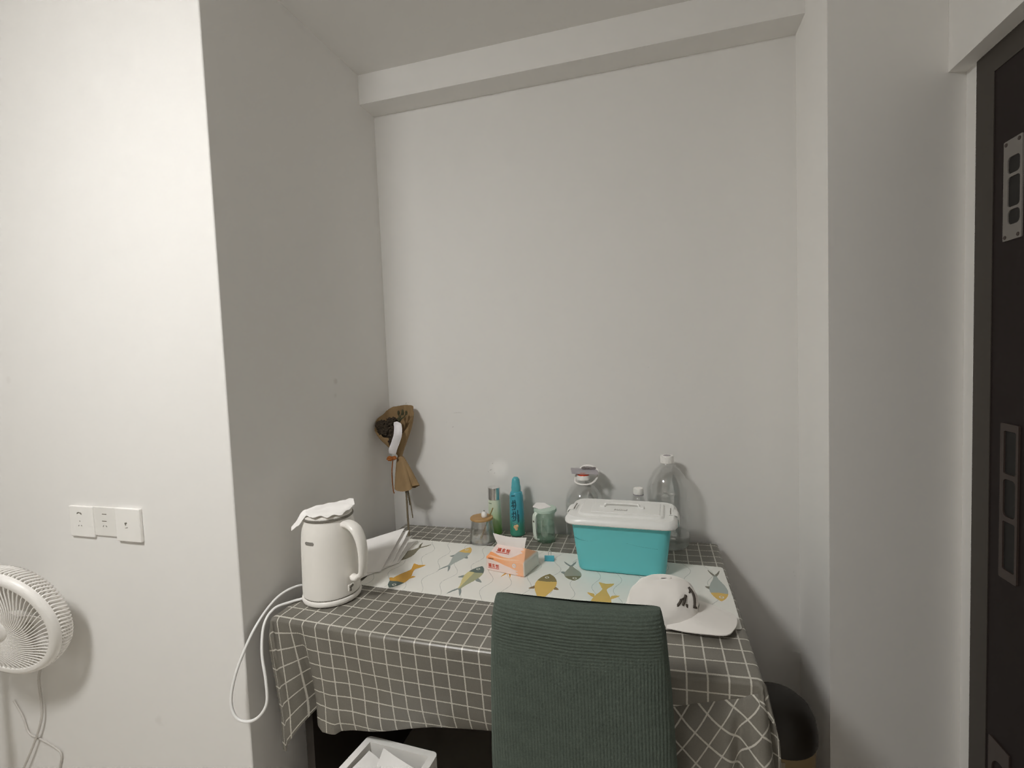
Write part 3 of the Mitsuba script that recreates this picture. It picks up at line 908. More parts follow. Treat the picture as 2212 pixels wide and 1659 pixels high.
sp = spline([(jx - 0.004, jy - 0.004, ZC + 0.010), (jx + 0.012, jy + 0.003, ZC + 0.055), (jx + 0.023, jy + 0.008, ZC + 0.0815), (jx + 0.0385, jy + 0.014, ZC + 0.118)], 6)
add('sugar_jar__spoon', [tube(sp, 0.0020, 8), hull([(jx - 0.005, jy - 0.004, ZC + 0.011), (jx - 0.001, jy - 0.003, ZC + 0.020)], 0.0040, 10)], 'm_brass', 40)
labels['sugar_jar__spoon'] = dict(label='thin spoon handle through the lid')
tag('sugar_jar', 'clear glass jar with a round wooden lid and a spoon on the desk', 'jar')

# ------------------------------------------------------------------ toner bottle and spray bottle
g0 = (0.4580, -0.078, ZC)
add('toner_bottle__body', lathe([(0.022, 0.0), (0.0240, 0.002), (0.0245, 0.006), (0.0240, 0.040), (0.0232, 0.085), (0.0225, 0.124), (0.0215, 0.1275)], g0, 40), 'm_toner', 40)
add('toner_bottle__cap', lathe([(0.0215, 0.1275), (0.0228, 0.1285), (0.0225, 0.170), (0.0215, 0.1715)], g0, 40), 'm_chrome', 40)
labels['toner_bottle__cap'] = dict(label='shiny silver cap')
tag('toner_bottle', 'slim pale green bottle with a shiny silver cap against the back wall', 'bottle')
s0 = (0.5420, -0.078, ZC)
add('spray_bottle__body', lathe([(0.0235, 0.0), (0.0265, 0.003), (0.0270, 0.010), (0.0262, 0.060), (0.0252, 0.110), (0.0240, 0.145), (0.0215, 0.156), (0.0175, 0.160)], s0, 40), 'm_spray', 50)
cap = [lathe([(0.0172, 0.160), (0.0172, 0.176), (0.0162, 0.180), (0.0150, 0.192), (0.0135, 0.203), (0.0085, 0.2105), (0.0, 0.212)], s0, 32)]
add('spray_bottle__cap', cap, 'm_spray_cap', 50)


def on_bottle(c, r, a, z):
    d = unit(np.array([EYE[0] - c[0], EYE[1] - c[1], 0]))
    e = np.array([-d[1], d[0], 0])
    return np.array(c) + r * (d * math.cos(a) + e * math.sin(a)) + np.array([0, 0, z])


def stroke(c, r, pts, w):
    return tube(spline([on_bottle(c, r + 0.0003, a, z) for a, z in pts], 4), w, 6)


ink = []
for zo in (0.100, 0.060):
    for pts in ([(-0.75, 0.022), (-0.20, 0.026)], [(-0.50, 0.032), (-0.48, 0.004)], [(-0.80, 0.010), (-0.45, 0.016), (-0.15, 0.008)], [(-0.25, 0.034), (-0.15, 0.016), (-0.30, 0.000)], [(-0.70, -0.002), (-0.20, 0.000)]):
        ink.append(stroke(s0, 0.0258, [(a, z + zo) for a, z in pts], 0.0018))
for pts in ([(0.10, 0.098), (0.08, 0.070), (0.12, 0.052)], [(0.20, 0.082), (0.22, 0.055)], [(-0.6, 0.050), (-0.1, 0.047)], [(-0.75, 0.148), (-0.25, 0.150)]):
    ink.append(stroke(s0, 0.0258, pts, 0.0016))
add('spray_bottle__lettering', ink, 'm_spray_ink', 40)
fl = [crumple(on_bottle(s0, 0.0262, -0.28, 0.036), 0.0065, 51, (1, 0.5, 1.1)), crumple(on_bottle(s0, 0.0262, -0.05, 0.040), 0.0055, 52, (1, 0.5, 1.0)), crumple(on_bottle(s0, 0.0264, -0.15, 0.029), 0.0050, 53, (1, 0.5, 1.0))]
add('spray_bottle__flower_print', fl, 'm_flower_print')
labels['spray_bottle__flower_print'] = dict(label='pale orange flower print')
tag('spray_bottle', 'tall teal blue bottle with dark vertical lettering against the back wall', 'bottle')

# ------------------------------------------------------------------ green water jug
w0 = (0.6560, -0.116, ZC)
prof = [(0.0, 0.0), (0.030, 0.0), (0.0330, 0.003), (0.0335, 0.010), (0.0318, 0.016), (0.0312, 0.070), (0.0318, 0.088), (0.0345, 0.097), (0.0365, 0.104), (0.0355, 0.1042)]
add('water_jug__foot', lathe([(0.0300, 0.0006), (0.0322, 0.003), (0.0322, 0.009), (0.029, 0.0105), (0.0, 0.0105)], w0, 48), 'm_glass_green', 35)
add('water_jug__glass', lathe(prof, w0, 56), 'm_glass_green', 35)
labels['water_jug__glass'] = dict(label='green glass body')
add('water_jug__water', lathe([(0.0288, 0.0116), (0.0302, 0.0165), (0.0300, 0.060), (0.0300, 0.0635)], w0, 48), 'm_water', 35)
add('water_jug__lid', lathe([(0.0380, 0.1042), (0.0398, 0.106), (0.0398, 0.113), (0.0385, 0.1155), (0.030, 0.1175), (0.0, 0.118)], w0, 48), 'm_green_plastic', 40)
hx = -RIGHT * 0.9 + CAM * 0.12
hx = unit(hx)
hpts = [np.array(w0) + hx * a + np.array([0, 0, b]) for a, b in spline([(0.036, 0.105), (0.0435, 0.098), (0.0465, 0.086), (0.0465, 0.055), (0.0450, 0.030), (0.0410, 0.016), (0.0335, 0.011)], 6)]
add('water_jug__handle', tube(hpts, 0.0095, 12, flat=0.5), 'm_green_pale', 50)
add('water_jug__handle__button', lathe([(0.0022, -0.002), (0.0022, 0.002)], np.array(w0) + hx * 0.0480 + np.array([0.001, -0.0095, 0.080]), 12), 'm_rim')
tag('water_jug', 'small green glass jug half full of water with a pale side handle', 'jug')
tk = np.array(w0) + (-0.006, 0.0, 0.1190)
tp = Polygon([(-0.033, -0.014), (-0.005, -0.026), (0.024, 0.003), (-0.004, 0.026), (-0.028, 0.020)]).buffer(0.002)
add('paper_ticket', move(slab(tp, 0, 0.0022), tk + (0, 0, 0.0004), rx=0.10, ry=0.08), 'm_paper')
tag('paper_ticket', 'small folded white paper lying on the lid of the green jug', 'paper')

# ------------------------------------------------------------------ tissue pack
to = np.array([0.528, -0.3885, ZM + 0.0004])
e1, e2 = unit([0.975, -0.222, 0]), unit([0.222, 0.975, 0])
TL, TD, TH, TR = 0.131, 0.098, 0.043, 0.068


def tissue_fn(p, n, uv):
    qx, qy, qz = p.x - float(to[0]), p.y - float(to[1]), p.z - float(to[2])
    a = qx * float(e1[0]) + qy * float(e1[1])
    b = qx * float(e2[0]) + qy * float(e2[1])
    s = dr.select(b < 0.007, qz, TH + b)
    orange = mix((0.86, 0.36, 0.15), (0.86, 0.47, 0.28), smoothstep(0.02, 0.10, a + 0.3 * (s - 0.03)))
    pale = mi.Color3f(0.80, 0.66, 0.61)
    w1 = (1 - smoothstep(0.0, 0.003, s - (0.035 - 0.24 * dr.maximum(a - 0.02, 0)))) * (1 - smoothstep(0.104, 0.108, a + 0.004 * dr.sin(s * 700)))
    s2 = 0.060 - 0.010 * smoothstep(0.0, 0.06, a) + 0.020 * smoothstep(0.075, 0.115, a)
    w2 = smoothstep(s2, s2 + 0.002, s) * (1 - smoothstep(0.106, 0.110, a + 0.004 * dr.sin(s * 600)))
    w2 = w2 * (1 - smoothstep(0.0, 0.01, s - 0.135))
    c = mix(orange, pale, dr.maximum(w1, w2))
    ribbon = (1 - smoothstep(0.0006, 0.0018, dr.abs(s - (0.047 - 0.16 * a + 1.4 * dr.square(a))))) * (1 - w1) * (1 - w2)
    c = mix(c, (0.90, 0.62, 0.44), ribbon * 0.7)
    end = smoothstep(TL - 0.005, TL - 0.001, a)
    return mix(c, (0.70, 0.66, 0.60), end)


principled('m_tissue', proc(tissue_fn), 0.35, specular=0.4, clearcoat=0.3)
r_ = 0.004
pts = [(a, b, z) for a in (r_, TL - r_) for b in (r_, TD - r_) for z in (r_, TH - r_)] + [(0.018, TD * 0.45, TR - r_), (TL - 0.018, TD * 0.45, TR - r_)]
tp_ = hull(pts, r_, 16)
tp_ = tp_.subdivide_to_size(0.006)
tp_.vertices[:, :] += 0.0012 * (np.c_[meshkit.noise(tp_.vertices * 60), meshkit.noise(tp_.vertices * 60 + 9), meshkit.noise(tp_.vertices * 60 + 20)] - 0.5) * (tp_.vertices[:, 2:] > 0.004)
add('tissue_pack__wrapper', frame(tp_, to, e1, e2, (0, 0, 1)), 'm_tissue', 35)
G = []
for i, u in enumerate(np.linspace(0, 1, 20)):
    row = []
    for t in np.linspace(0, 1, 12):
        a = (0.020 + (TL - 0.040) * u) + (u - 0.5) * 0.020 * t
        b = TD * 0.45 - 0.004 * math.sin(math.pi * t) + 0.010 * (u - 0.5) * t - 0.008 * t * t
        z = TR - 0.004 + (0.041 - 0.002 * u) * t - 0.005 * t * math.sin(math.pi * u)
        row.append(to + e1 * a + e2 * b + np.array([0, 0, z]))
    G.append(row)
add('tissue_pack__tissue', sheet(np.array(G), 0.0012), 'm_paper', 40)
labels['tissue_pack__tissue'] = dict(label='white tissue standing out of the slot')
GLYPHS = {
    '福': [[[(28, -21), (61, -21), (62, -26), (28, -27)]], [[(4, -54), (15, -45), (20, -38), (20, -35), (6, -34), (7, -29), (14, -29), (11, -20), (16, -18), (21, -29), (27, -29), (29, -31), (23, -43), (26, -48), (61, -47), (61, -76), (55, -76), (54, -73), (34, -73), (34, -76), (28, -76), (28, -57), (21, -53), (21, -75), (15, -76), (15, -55), (7, -60)], [(48, -63), (47, -67), (55, -67), (55, -63)], [(48, -53), (47, -57), (55, -57), (55, -53)], [(34, -63), (34, -67), (41, -67), (41, -63)], [(34, -53), (34, -57), (41, -57), (41, -53)]], [[(31, -29), (58, -29), (58, -45), (31, -45)], [(37, -38), (52, -39), (52, -35), (37, -35)]]],
    '玄': [[[(7, -33), (7, -27), (30, -27), (27, -21), (30, -18), (33, -18), (39, -27), (61, -27), (60, -34), (34, -34), (25, -45), (37, -46), (45, -37), (49, -38), (51, -42), (27, -65), (48, -63), (44, -55), (49, -53), (62, -72), (58, -75), (55, -74), (53, -69), (12, -72), (11, -66), (22, -60), (29, -52), (14, -53), (12, -47), (24, -37), (24, -34)]]],
    '悦': [[[(5, -47), (8, -30), (14, -30), (14, -18), (20, -18), (20, -28), (24, -28), (27, -32), (28, -30), (34, -30), (30, -22), (31, -19), (35, -18), (41, -30), (46, -30), (50, -19), (54, -18), (57, -22), (53, -30), (59, -30), (59, -52), (51, -52), (51, -69), (57, -69), (57, -62), (60, -62), (63, -64), (62, -72), (59, -75), (47, -75), (45, -73), (45, -52), (41, -52), (39, -64), (33, -72), (24, -76), (20, -72), (20, -76), (14, -76), (14, -41), (12, -41), (11, -49)], [(34, -36), (34, -46), (52, -46), (52, -36)], [(20, -71), (31, -65), (34, -53), (27, -51), (27, -42), (23, -42), (20, -37)]]]}


def glyph_row(text, h, gap):
    ms, x = [], 0.0
    for ch in text:
        for rings in GLYPHS[ch]:
            g = Polygon(rings[0], rings[1:]).buffer(0)
            m = slab(g, 0, 0.6)
            m.apply_translation((x, 76, 0))
            ms.append(m)
        x += 64 + gap
    m = trimesh.util.concatenate(ms + [box(0, x - gap, -16, -9, 0, 0.6)])
    m.apply_scale(h / 60)
    return m


up = np.array([0, 0, 1.0])
topd = unit(e2 * (TD * 0.45) + up * (TR - TH))
topn = unit(np.cross(e1, topd))
add('tissue_pack__lettering', frame(glyph_row('福玄悦', 0.0118, 2), to + e1 * 0.0075 + up * 0.0125 - e2 * 0.0008, e1, up, np.cross(e1, up)), 'm_red')
tl = to + e2 * 0.0 + up * TH
add('tissue_pack__lettering_001', frame(glyph_row('福玄悦', 0.0138, 2), tl + e1 * 0.026 + topd * 0.0235 + topn * 0.0012, e1, topd, topn), 'm_red')
small = trimesh.util.concatenate([box(x, x + 0.0030, 0, h, 0, 0.0004) for x, h in ((0, 0.0042), (0.0036, 0.0036), (0.0072, 0.0044), (0.0108, 0.0036), (0.0144, 0.0048))])
principled('m_brown_print', (0.34, 0.12, 0.04), 0.5)
add('tissue_pack__lettering_002', frame(small, to + e1 * 0.010 + up * 0.0365 - e2 * 0.0009, e1, up, np.cross(e1, up)), 'm_brown_print')
seal = slab(Point(0, 0).buffer(0.0060, quad_segs=8).difference(Point(0, 0).buffer(0.0028)), 0, 0.0004)
add('tissue_pack__seal', frame(seal, to + e1 * 0.098 + up * 0.0300 - e2 * 0.0009, e1, up, np.cross(e1, up)), 'm_ribbon')
tag('tissue_pack', 'orange and white tissue packet with red lettering on the fish placemat', 'tissue pack')

# ------------------------------------------------------------------ binder clip
c0 = np.array([0.703, -0.292, ZM + 0.0003])
prism = slab(Polygon([(0, 0), (0.013, 0), (0.0105, 0.0012), (0.008, 0.0105), (0.0065, 0.0125), (0.005, 0.0105), (0.0022, 0.0012)]), -0.012, 0.012)
prism = frame(prism, (0, 0, 0), (0, 1, 0), (0, 0, 1), (1, 0, 0))
prism.apply_scale(1.25)
add('binder_clip__body', move(prism, c0, rz=0.10), 'm_clip', 30)
arm = tube(spline([(-0.004, 0.008, 0.0158), (-0.004, 0.012, 0.025), (0.0, 0.014, 0.030), (0.004, 0.012, 0.025), (0.004, 0.008, 0.0158)], 5), 0.0009, 6)
add('binder_clip__arm', move(arm, c0), 'm_chrome', 40)
tag('binder_clip', 'tiny blue binder clip between the tissue packet and the teal box', 'clip')

# ------------------------------------------------------------------ storage box
BA = -0.035
bo = np.array([0.925, -0.345, 0.0])
bx, by = np.array([math.cos(BA), math.sin(BA), 0]), np.array([-math.sin(BA), math.cos(BA), 0])


def bframe(m):
    return frame(m, (bo[0], bo[1], ZM + 0.0003), bx, by, (0, 0, 1))


def rr_poly(w, d, r, y0):
    return shapely.geometry.box(-w / 2 + r, y0 + r, w / 2 - r, y0 + d - r).buffer(r, quad_segs=6)


def loft(polys, zs, cap=True):
    n = 72
    rowsl = []
    for p, z in zip(polys, zs):
        c = np.array(p.centroid.coords[0])
        ringp = []
        for a in np.arange(n) * 2 * np.pi / n:
            ray = LineString([c, c + 2 * np.array([math.cos(a), math.sin(a)])])
            q = p.exterior.intersection(ray)
            q = q if q.geom_type == 'Point' else q.geoms[0]
            ringp.append((q.x, q.y, z))
        rowsl.append(ringp)
    v = np.array(rowsl).reshape(-1, 3)
    f = []
    for i in range(len(polys) - 1):
        for j in range(n):
            a, b, c_, d = i * n + j, i * n + (j + 1) % n, (i + 1) * n + (j + 1) % n, (i + 1) * n + j
            f += [(a, b, c_), (a, c_, d)]
    k = len(v)
    v = np.vstack([v, [[*polys[0].centroid.coords[0], zs[0]], [*polys[-1].centroid.coords[0], zs[-1]]]])
    for j in range(n):
        f += [(k, (j + 1) % n, j), (k + 1, (len(polys) - 1) * n + j, (len(polys) - 1) * n + (j + 1) % n)]
    return trimesh.Trimesh(v, np.array(f), process=False)


body = loft([rr_poly(0.236, 0.140, 0.020, 0.008), rr_poly(0.248, 0.150, 0.024, 0.002), rr_poly(0.252, 0.153, 0.024, 0.001), rr_poly(0.272, 0.168, 0.026, -0.005), rr_poly(0.284, 0.178, 0.027, -0.009), rr_poly(0.292, 0.184, 0.028, -0.012), rr_poly(0.292, 0.184, 0.028, -0.012)],
            [0.0, 0.004, 0.012, 0.090, 0.137, 0.141, 0.152])
add('storage_box__body', bframe(body), 'm_teal', 35)
labels['storage_box__body'] = dict(label='teal plastic tub')
crease = []
for pts_ in ([(-0.130, 0.098), (-0.115, 0.091), (-0.095, 0.089), (-0.07, 0.092), (-0.03, 0.106)], [(0.020, 0.090), (0.06, 0.083), (0.105, 0.080)]):
    crease.append(tube([(x, -0.0046 + 0.075 * (0.090 - z), z + 0.006) for x, z in spline(pts_, 6)], 0.0010, 6))
add('storage_box__crease', bframe(trimesh.util.concatenate(crease)), 'm_teal_line', 40)
LZ = 0.151
lid = loft([rr_poly(0.318, 0.208, 0.034, -0.024), rr_poly(0.322, 0.212, 0.036, -0.026), rr_poly(0.320, 0.210, 0.036, -0.025), rr_poly(0.306, 0.196, 0.034, -0.018), rr_poly(0.298, 0.188, 0.032, -0.014), rr_poly(0.292, 0.182, 0.030, -0.011), rr_poly(0.250, 0.146, 0.022, 0.008), rr_poly(0.244, 0.140, 0.020, 0.011), rr_poly(0.238, 0.134, 0.018, 0.014)],
           [LZ - 0.004, LZ - 0.001, LZ + 0.007, LZ + 0.0155, LZ + 0.0175, LZ + 0.0160, LZ + 0.0160, LZ + 0.0205, LZ + 0.0215])
add('storage_box__lid', bframe(lid), 'm_lid', 35)
labels['storage_box__lid'] = dict(label='white clip-on lid')
TZ = LZ + 0.0215
add('storage_box__lid__panel', bframe(rbox(-0.088, 0.112, 0.028, 0.132, TZ - 0.002, TZ + 0.0018, 0.0018)), 'm_lid', 30)
hb = [tube(spline([(-0.052, 0.084, TZ + 0.002), (-0.050, 0.086, TZ + 0.008), (-0.044, 0.088, TZ + 0.0105), (0.0, 0.090, TZ + 0.0105), (0.044, 0.088, TZ + 0.0105), (0.050, 0.086, TZ + 0.008), (0.052, 0.084, TZ + 0.002)], 5), 0.0048, 10, flat=0.7)]
add('storage_box__carry_handle', bframe(trimesh.util.concatenate(hb)), 'm_lid', 50)
for i, x in enumerate((-0.060, 0.056)):
    add('storage_box__hinge' + (f'_{i:03d}' if i else ''), bframe(rbox(x - 0.006, x + 0.010, 0.072, 0.090, TZ, TZ + 0.0065, 0.002)), 'm_lid', 30)
plate_t = trimesh.util.concatenate([box(-0.019, 0.019, 0.047, 0.060, TZ + 0.0016, TZ + 0.0024)])
add('storage_box__name_plate', bframe(plate_t), 'm_badge_lid')
pl = [box(x, x + 0.0042, 0.0522, 0.0578, TZ + 0.0024, TZ + 0.0028) for x in (-0.015, -0.0095, -0.004, 0.0015, 0.007, 0.0115)]
add('storage_box__name_plate__lettering', bframe(trimesh.util.concatenate(pl)), 'm_lid')
for i, sgn in enumerate((-1, 1)):
    cl = tube(spline([(sgn * 0.136, 0.078, LZ + 0.017), (sgn * 0.150, 0.078, LZ + 0.0175), (sgn * 0.161, 0.078, LZ + 0.012), (sgn * 0.163, 0.078, LZ - 0.012), (sgn * 0.155, 0.078, LZ - 0.022)], 5), 0.028, 14, flat=0.12, ref=(sgn, 0, 0.5))
    add('storage_box__latch' + (f'_{i:03d}' if i else ''), bframe(cl), 'm_lid', 40)
    add('storage_box__latch' + (f'_{i:03d}' if i else '') + '__slot', bframe(box(sgn * 0.141 - 0.0012, sgn * 0.141 + 0.0012, 0.052, 0.104, LZ + 0.0195, LZ + 0.0215)), 'm_rim')
tag('storage_box', 'teal plastic storage box with a white handled lid on the placemat', 'storage box')

# ------------------------------------------------------------------ water bottles


def rings_profile(pts, grooves, depth=0.0022, half=0.004):
    """Body profile with ring grooves."""
    out = []
    zs = sorted(set([z for _, z in pts] + [g + d for g in grooves for d in (-half, -half / 2, 0, half / 2, half)]))
    pr, pz = np.array([r for r, _ in pts]), np.array([z for _, z in pts])
    for z in zs:
        r = float(np.interp(z, pz, pr))
        for g in grooves:
            if abs(z - g) <= half:
                r -= depth * (0.5 + 0.5 * math.cos(math.pi * (z - g) / half))
        out.append((r, z))
    return out


rb = (1.066, -0.0745, ZC)
pr = rings_profile([(0.060, 0.0), (0.0650, 0.004), (0.0670, 0.012), (0.0675, 0.05), (0.0675, 0.175), (0.0660, 0.195), (0.0615, 0.214), (0.0530, 0.233), (0.0410, 0.250), (0.0280, 0.262), (0.0205, 0.268), (0.0185, 0.273)], [0.045, 0.085, 0.105, 0.125, 0.150])
add('water_bottle__body', lathe(pr, rb, 56), 'm_pet', 35)
labels['water_bottle__body'] = dict(label='clear ribbed plastic body')
add('water_bottle__cap', [lathe([(0.0205, 0.2740), (0.0220, 0.2755), (0.0220, 0.2960), (0.0205, 0.2985)], rb, 40)], 'm_white', 40)
add('water_bottle__cap__top_disc', lathe([(0.0120, 0.2985), (0.0120, 0.2992)], rb, 32), 'm_card')
add('water_bottle__water', lathe([(0.0595, 0.0010), (0.0630, 0.006), (0.0650, 0.014), (0.0655, 0.036), (0.0655, 0.0405)], rb, 56), 'm_water', 40)
tag('water_bottle', 'large clear plastic water bottle with a white cap behind the teal box', 'bottle')

lb = (0.787, -0.0785, ZC)
pr = rings_profile([(0.058, 0.0), (0.0630, 0.004), (0.0650, 0.012), (0.0655, 0.05), (0.0655, 0.125), (0.0640, 0.142), (0.0590, 0.160), (0.0500, 0.176), (0.0380, 0.190), (0.0270, 0.199), (0.0190, 0.204), (0.0175, 0.209)], [0.045, 0.075, 0.105])
add('water_bottle_001__body', lathe(pr, lb, 56), 'm_pet', 35)
labels['water_bottle_001__body'] = dict(label='clear ribbed plastic body')
add('water_bottle_001__cap', lathe([(0.0215, 0.2100), (0.0235, 0.212), (0.0230, 0.2235), (0.0210, 0.2265)], lb, 40), 'm_white', 40)
add('water_bottle_001__cap__red_top', lathe([(0.0205, 0.2265), (0.0208, 0.2275), (0.0205, 0.2350), (0.0195, 0.2362)], lb, 40), 'm_red', 40)
labels['water_bottle_001__cap__red_top'] = dict(label='red top of the cap')
loop = closed_spline([(-0.026, -0.014, 0.207), (-0.006, -0.030, 0.201), (0.026, -0.026, 0.202), (0.045, -0.006, 0.214), (0.050, 0.012, 0.236), (0.030, 0.030, 0.2495), (-0.002, 0.036, 0.2490), (-0.022, 0.022, 0.230)], 7)
add('water_bottle_001__carry_loop', tube(loop + np.array(lb), 0.0040, 8, flat=0.7, closed=True), 'm_white', 50)
labels['water_bottle_001__carry_loop'] = dict(label='white plastic carrying loop')
tag('water_bottle_001', 'clear plastic water bottle with a red cap and white carrying loop', 'bottle')
G = []
for i, a in enumerate(np.linspace(-1, 1, 12)):
    G.append([np.array(lb) + np.array([0.004 + 0.046 * a - 0.006 * b, 0.004 + 0.026 * b, 0.2378 + 0.0035 * b + 0.001 * a * a]) for b in np.linspace(-1, 1, 8)])
add('grey_card__card', sheet(np.array(G), 0.0018), 'm_card', 30)
add('grey_card__crumpled_edge', [crumple(np.array(lb) + (x, 0.022, 0.2455), r, 60 + i, (1.2, 0.8, 0.7)) for i, (x, r) in enumerate(((0.000, 0.007), (0.012, 0.006), (0.024, 0.006), (0.036, 0.006)))], 'm_card_dark')
tag('grey_card', 'small grey card balanced on the red capped water bottle', 'card')

sb = (0.972, -0.098, ZC)
add('small_bottle__body', lathe([(0.024, 0.0), (0.0265, 0.003), (0.0270, 0.01), (0.0270, 0.125), (0.0240, 0.145), (0.0160, 0.162), (0.0125, 0.168), (0.0125, 0.172)], sb, 36), 'm_pet', 35)
add('small_bottle__cap', lathe([(0.0160, 0.1725), (0.0170, 0.1735), (0.0165, 0.190), (0.0145, 0.1925)], sb, 32), 'm_white', 40)
add('small_bottle__neck_ring', lathe([(0.0150, 0.1685), (0.0175, 0.1690), (0.0175, 0.1715), (0.0150, 0.1720)], sb, 32), 'm_card', 40)
tag('small_bottle', 'small bottle with a white cap peeking over the back of the teal box', 'bottle')

# ------------------------------------------------------------------ baseball cap
hc = np.array([1.036, -0.535, ZM + 0.0008])
hf = unit([0.95, -0.31, 0])
hl = np.array([-hf[1], hf[0], 0])


def crown_pt(az, el):
    """az 0 = front, el 0 at the rim to pi/2 at the top."""
    ca, sa = math.cos(az), math.sin(az)
    f, s = (0.086 if ca > 0 else 0.084), 0.082
    h = 0.086
    e = math.sin(el)
    r = math.cos(el) ** 0.72
    lean = 0.014 * e * max(ca, 0)
    wob = 1 + 0.16 * (meshkit.noise(np.array([ca * 2.5 + 5, sa * 2.5 + 5, el * 2.5])) - 0.5)
    dent = -0.020 * math.exp(-((az + 0.85) / 0.32) ** 2) * math.exp(-((el - 0.30) / 0.22) ** 2) * 1.3 - 0.010 * math.exp(-((az - 0.05) / 0.5) ** 2) * math.exp(-((el - 0.22) / 0.12) ** 2)
    return hc + hf * ((f * ca * r) * wob + lean + dent * ca) + hl * ((s * sa * r) * wob + dent * sa) + np.array([0, 0, h * e ** 0.95 * (0.98 + 0.06 * ca)])


nz = 64
crown = [[crown_pt(a, e) for e in np.linspace(0, math.pi / 2 - 0.02, 22)] for a in np.arange(nz) * 2 * np.pi / nz]
add('baseball_cap__crown', sheet(np.array(crown), 0.0022, True), 'm_hat', True)
G = []
for s in np.linspace(-1, 1, 30):
    az = s * 1.12
    inner = crown_pt(az, 0.02)
    row = []
    ext = 0.084 * (1 - abs(s) ** 3.4) ** 0.55
    for t in np.linspace(0, 1, 12):
        q = inner + hf * ext * t + hl * (0.010 * s * t)
        q[2] = hc[2] + 0.010 + 0.011 * (1 - s * s) - 0.006 * t * (1 - s * s) - 0.004 * t + 0.004 * (1 - t)
        row.append(q)
    G.append(row)
add('baseball_cap__brim', sheet(np.array(G), 0.0030), 'm_hat', 50)
seam = [tube([crown_pt(a, e) + np.array([0, 0, 0.0008]) for a in np.linspace(-1.0, 1.0, 30)], 0.0009, 6) for e in (0.10, 0.17)]
add('baseball_cap__seam', seam, 'm_hat_line', 40)


def hat_stroke(pts, w):
    q = spline([crown_pt(a, e) for a, e in spline(pts, 4)], 2)
    c = hc + np.array([0, 0, 0.02])
    q = q + np.array([unit(x - c) for x in q]) * 0.0014
    return tube(q, w, 6)


strokes = [([(-0.06, 1.04), (-0.14, 0.84), (-0.22, 0.60), (-0.28, 0.48)], 0.0034), ([(-0.06, 1.02), (-0.26, 0.90)], 0.0020), ([(-0.32, 0.50), (-0.16, 0.42)], 0.0028),
           ([(-0.44, 0.86), (-0.60, 0.72), (-0.70, 0.62)], 0.0036), ([(-0.54, 0.62), (-0.54, 0.38)], 0.0036), ([(-0.72, 0.80), (-0.86, 0.60), (-0.80, 0.36)], 0.0034), ([(-0.56, 0.80), (-0.76, 0.80)], 0.0020)]
add('baseball_cap__lettering', [hat_stroke(p_, w_) for p_, w_ in strokes], 'm_ink', 40)
labels['baseball_cap__lettering'] = dict(label='black embroidered letters on the front')
add('baseball_cap__button', lathe([(0.006, -0.002), (0.006, 0.0015), (0.003, 0.003)], crown_pt(0, math.pi / 2 - 0.02) + (0, 0, 0.0012), 16), 'm_hat', 40)
tag('baseball_cap', 'white baseball cap with dark lettering lying on the right front of the desk', 'cap')

# ------------------------------------------------------------------ chair
CA = 0.02
co = np.array([0.877, -0.865, 0.0])


def cframe(m):
    return frame(m, co, (math.cos(CA), math.sin(CA), 0), (-math.sin(CA), math.cos(CA), 0), (0, 0, 1))


def back_slab():
    """A padded back: rounded slab, wider below, leaning slightly back at the top."""
    nu_, nv_ = 64, 60
    rowsb = []
    for z in np.concatenate([np.linspace(0.44, 0.906, 40), 0.906 + 0.046 * np.sin(np.linspace(0.05, 1, 20) * math.pi / 2)]):
        t = (z - 0.44) / 0.512
        w = np.interp(z, [0.44, 0.62, 0.80, 0.90, 0.952], [0.1840, 0.1800, 0.1715, 0.1640, 0.1570])
        th = 0.030
        if z > 0.906:
            k = math.sqrt(max(0.0, 1 - ((z - 0.906) / 0.0462) ** 2))
            th = 0.030 * (0.25 + 0.75 * k)
            w -= 0.003 * (1 - k)
        y = -0.026 * max(0, t - 0.2)
        ringp = []
        for a in np.arange(nu_) * 2 * np.pi / nu_:
            ca, sa = math.cos(a), math.sin(a)
            px = w * np.sign(ca) * abs(ca) ** 0.17
            py = th * np.sign(sa) * abs(sa) ** 0.55
            bow = 0.020 * (px / w) ** 2
            ringp.append((px, py + y + bow, z - 0.006 * (px / w) ** 2 * (z > 0.906)))
        rowsb.append(ringp)
    v = np.array(rowsb)
    n = nu_
    f = []
    for i in range(len(v) - 1):
        for j in range(n):
            a, b, c, d = i * n + j, i * n + (j + 1) % n, (i + 1) * n + (j + 1) % n, (i + 1) * n + j
            f += [(a, b, c), (a, c, d)]
    vv = v.reshape(-1, 3)
    k = len(vv)
    vv = np.vstack([vv, v[0].mean(0)[None], v[-1].mean(0)[None]])
    for j in range(n):
        f += [(k, (j + 1) % n, j), (k + 1, (len(v) - 1) * n + j, (len(v) - 1) * n + (j + 1) % n)]
    return trimesh.Trimesh(vv, np.array(f), process=False)


add('dining_chair__backrest', cframe(back_slab()), 'm_chair', 60)
labels['dining_chair__backrest'] = dict(label='backrest under a ribbed green stretch cover')
add('dining_chair__seat', cframe(rbox(-0.200, 0.200, -0.010, 0.39, 0.40, 0.475, 0.022, 16)), 'm_chair', 40)
for i, (x, y) in enumerate(((-0.17, 0.015), (0.17, 0.015), (-0.175, 0.36), (0.175, 0.36))):
    add('dining_chair__leg' + (f'_{i:03d}' if i else ''), cframe(hull([(x, y, 0.39), (x * 1.05, y + (-0.03 if y < 0.1 else 0.01), 0.014)], 0.014, 10)), 'm_wood_leg', 40)
tag('dining_chair', 'chair with a dark green ribbed cover pushed in at the desk', 'chair')

# ------------------------------------------------------------------ white foam box under the desk
fo, fa = np.array([0.395, -0.815, 0.0]), -0.05


def fframe(m):
    return frame(m, fo, (math.cos(fa), math.sin(fa), 0), (-math.sin(fa), math.cos(fa), 0), (0, 0, 1))


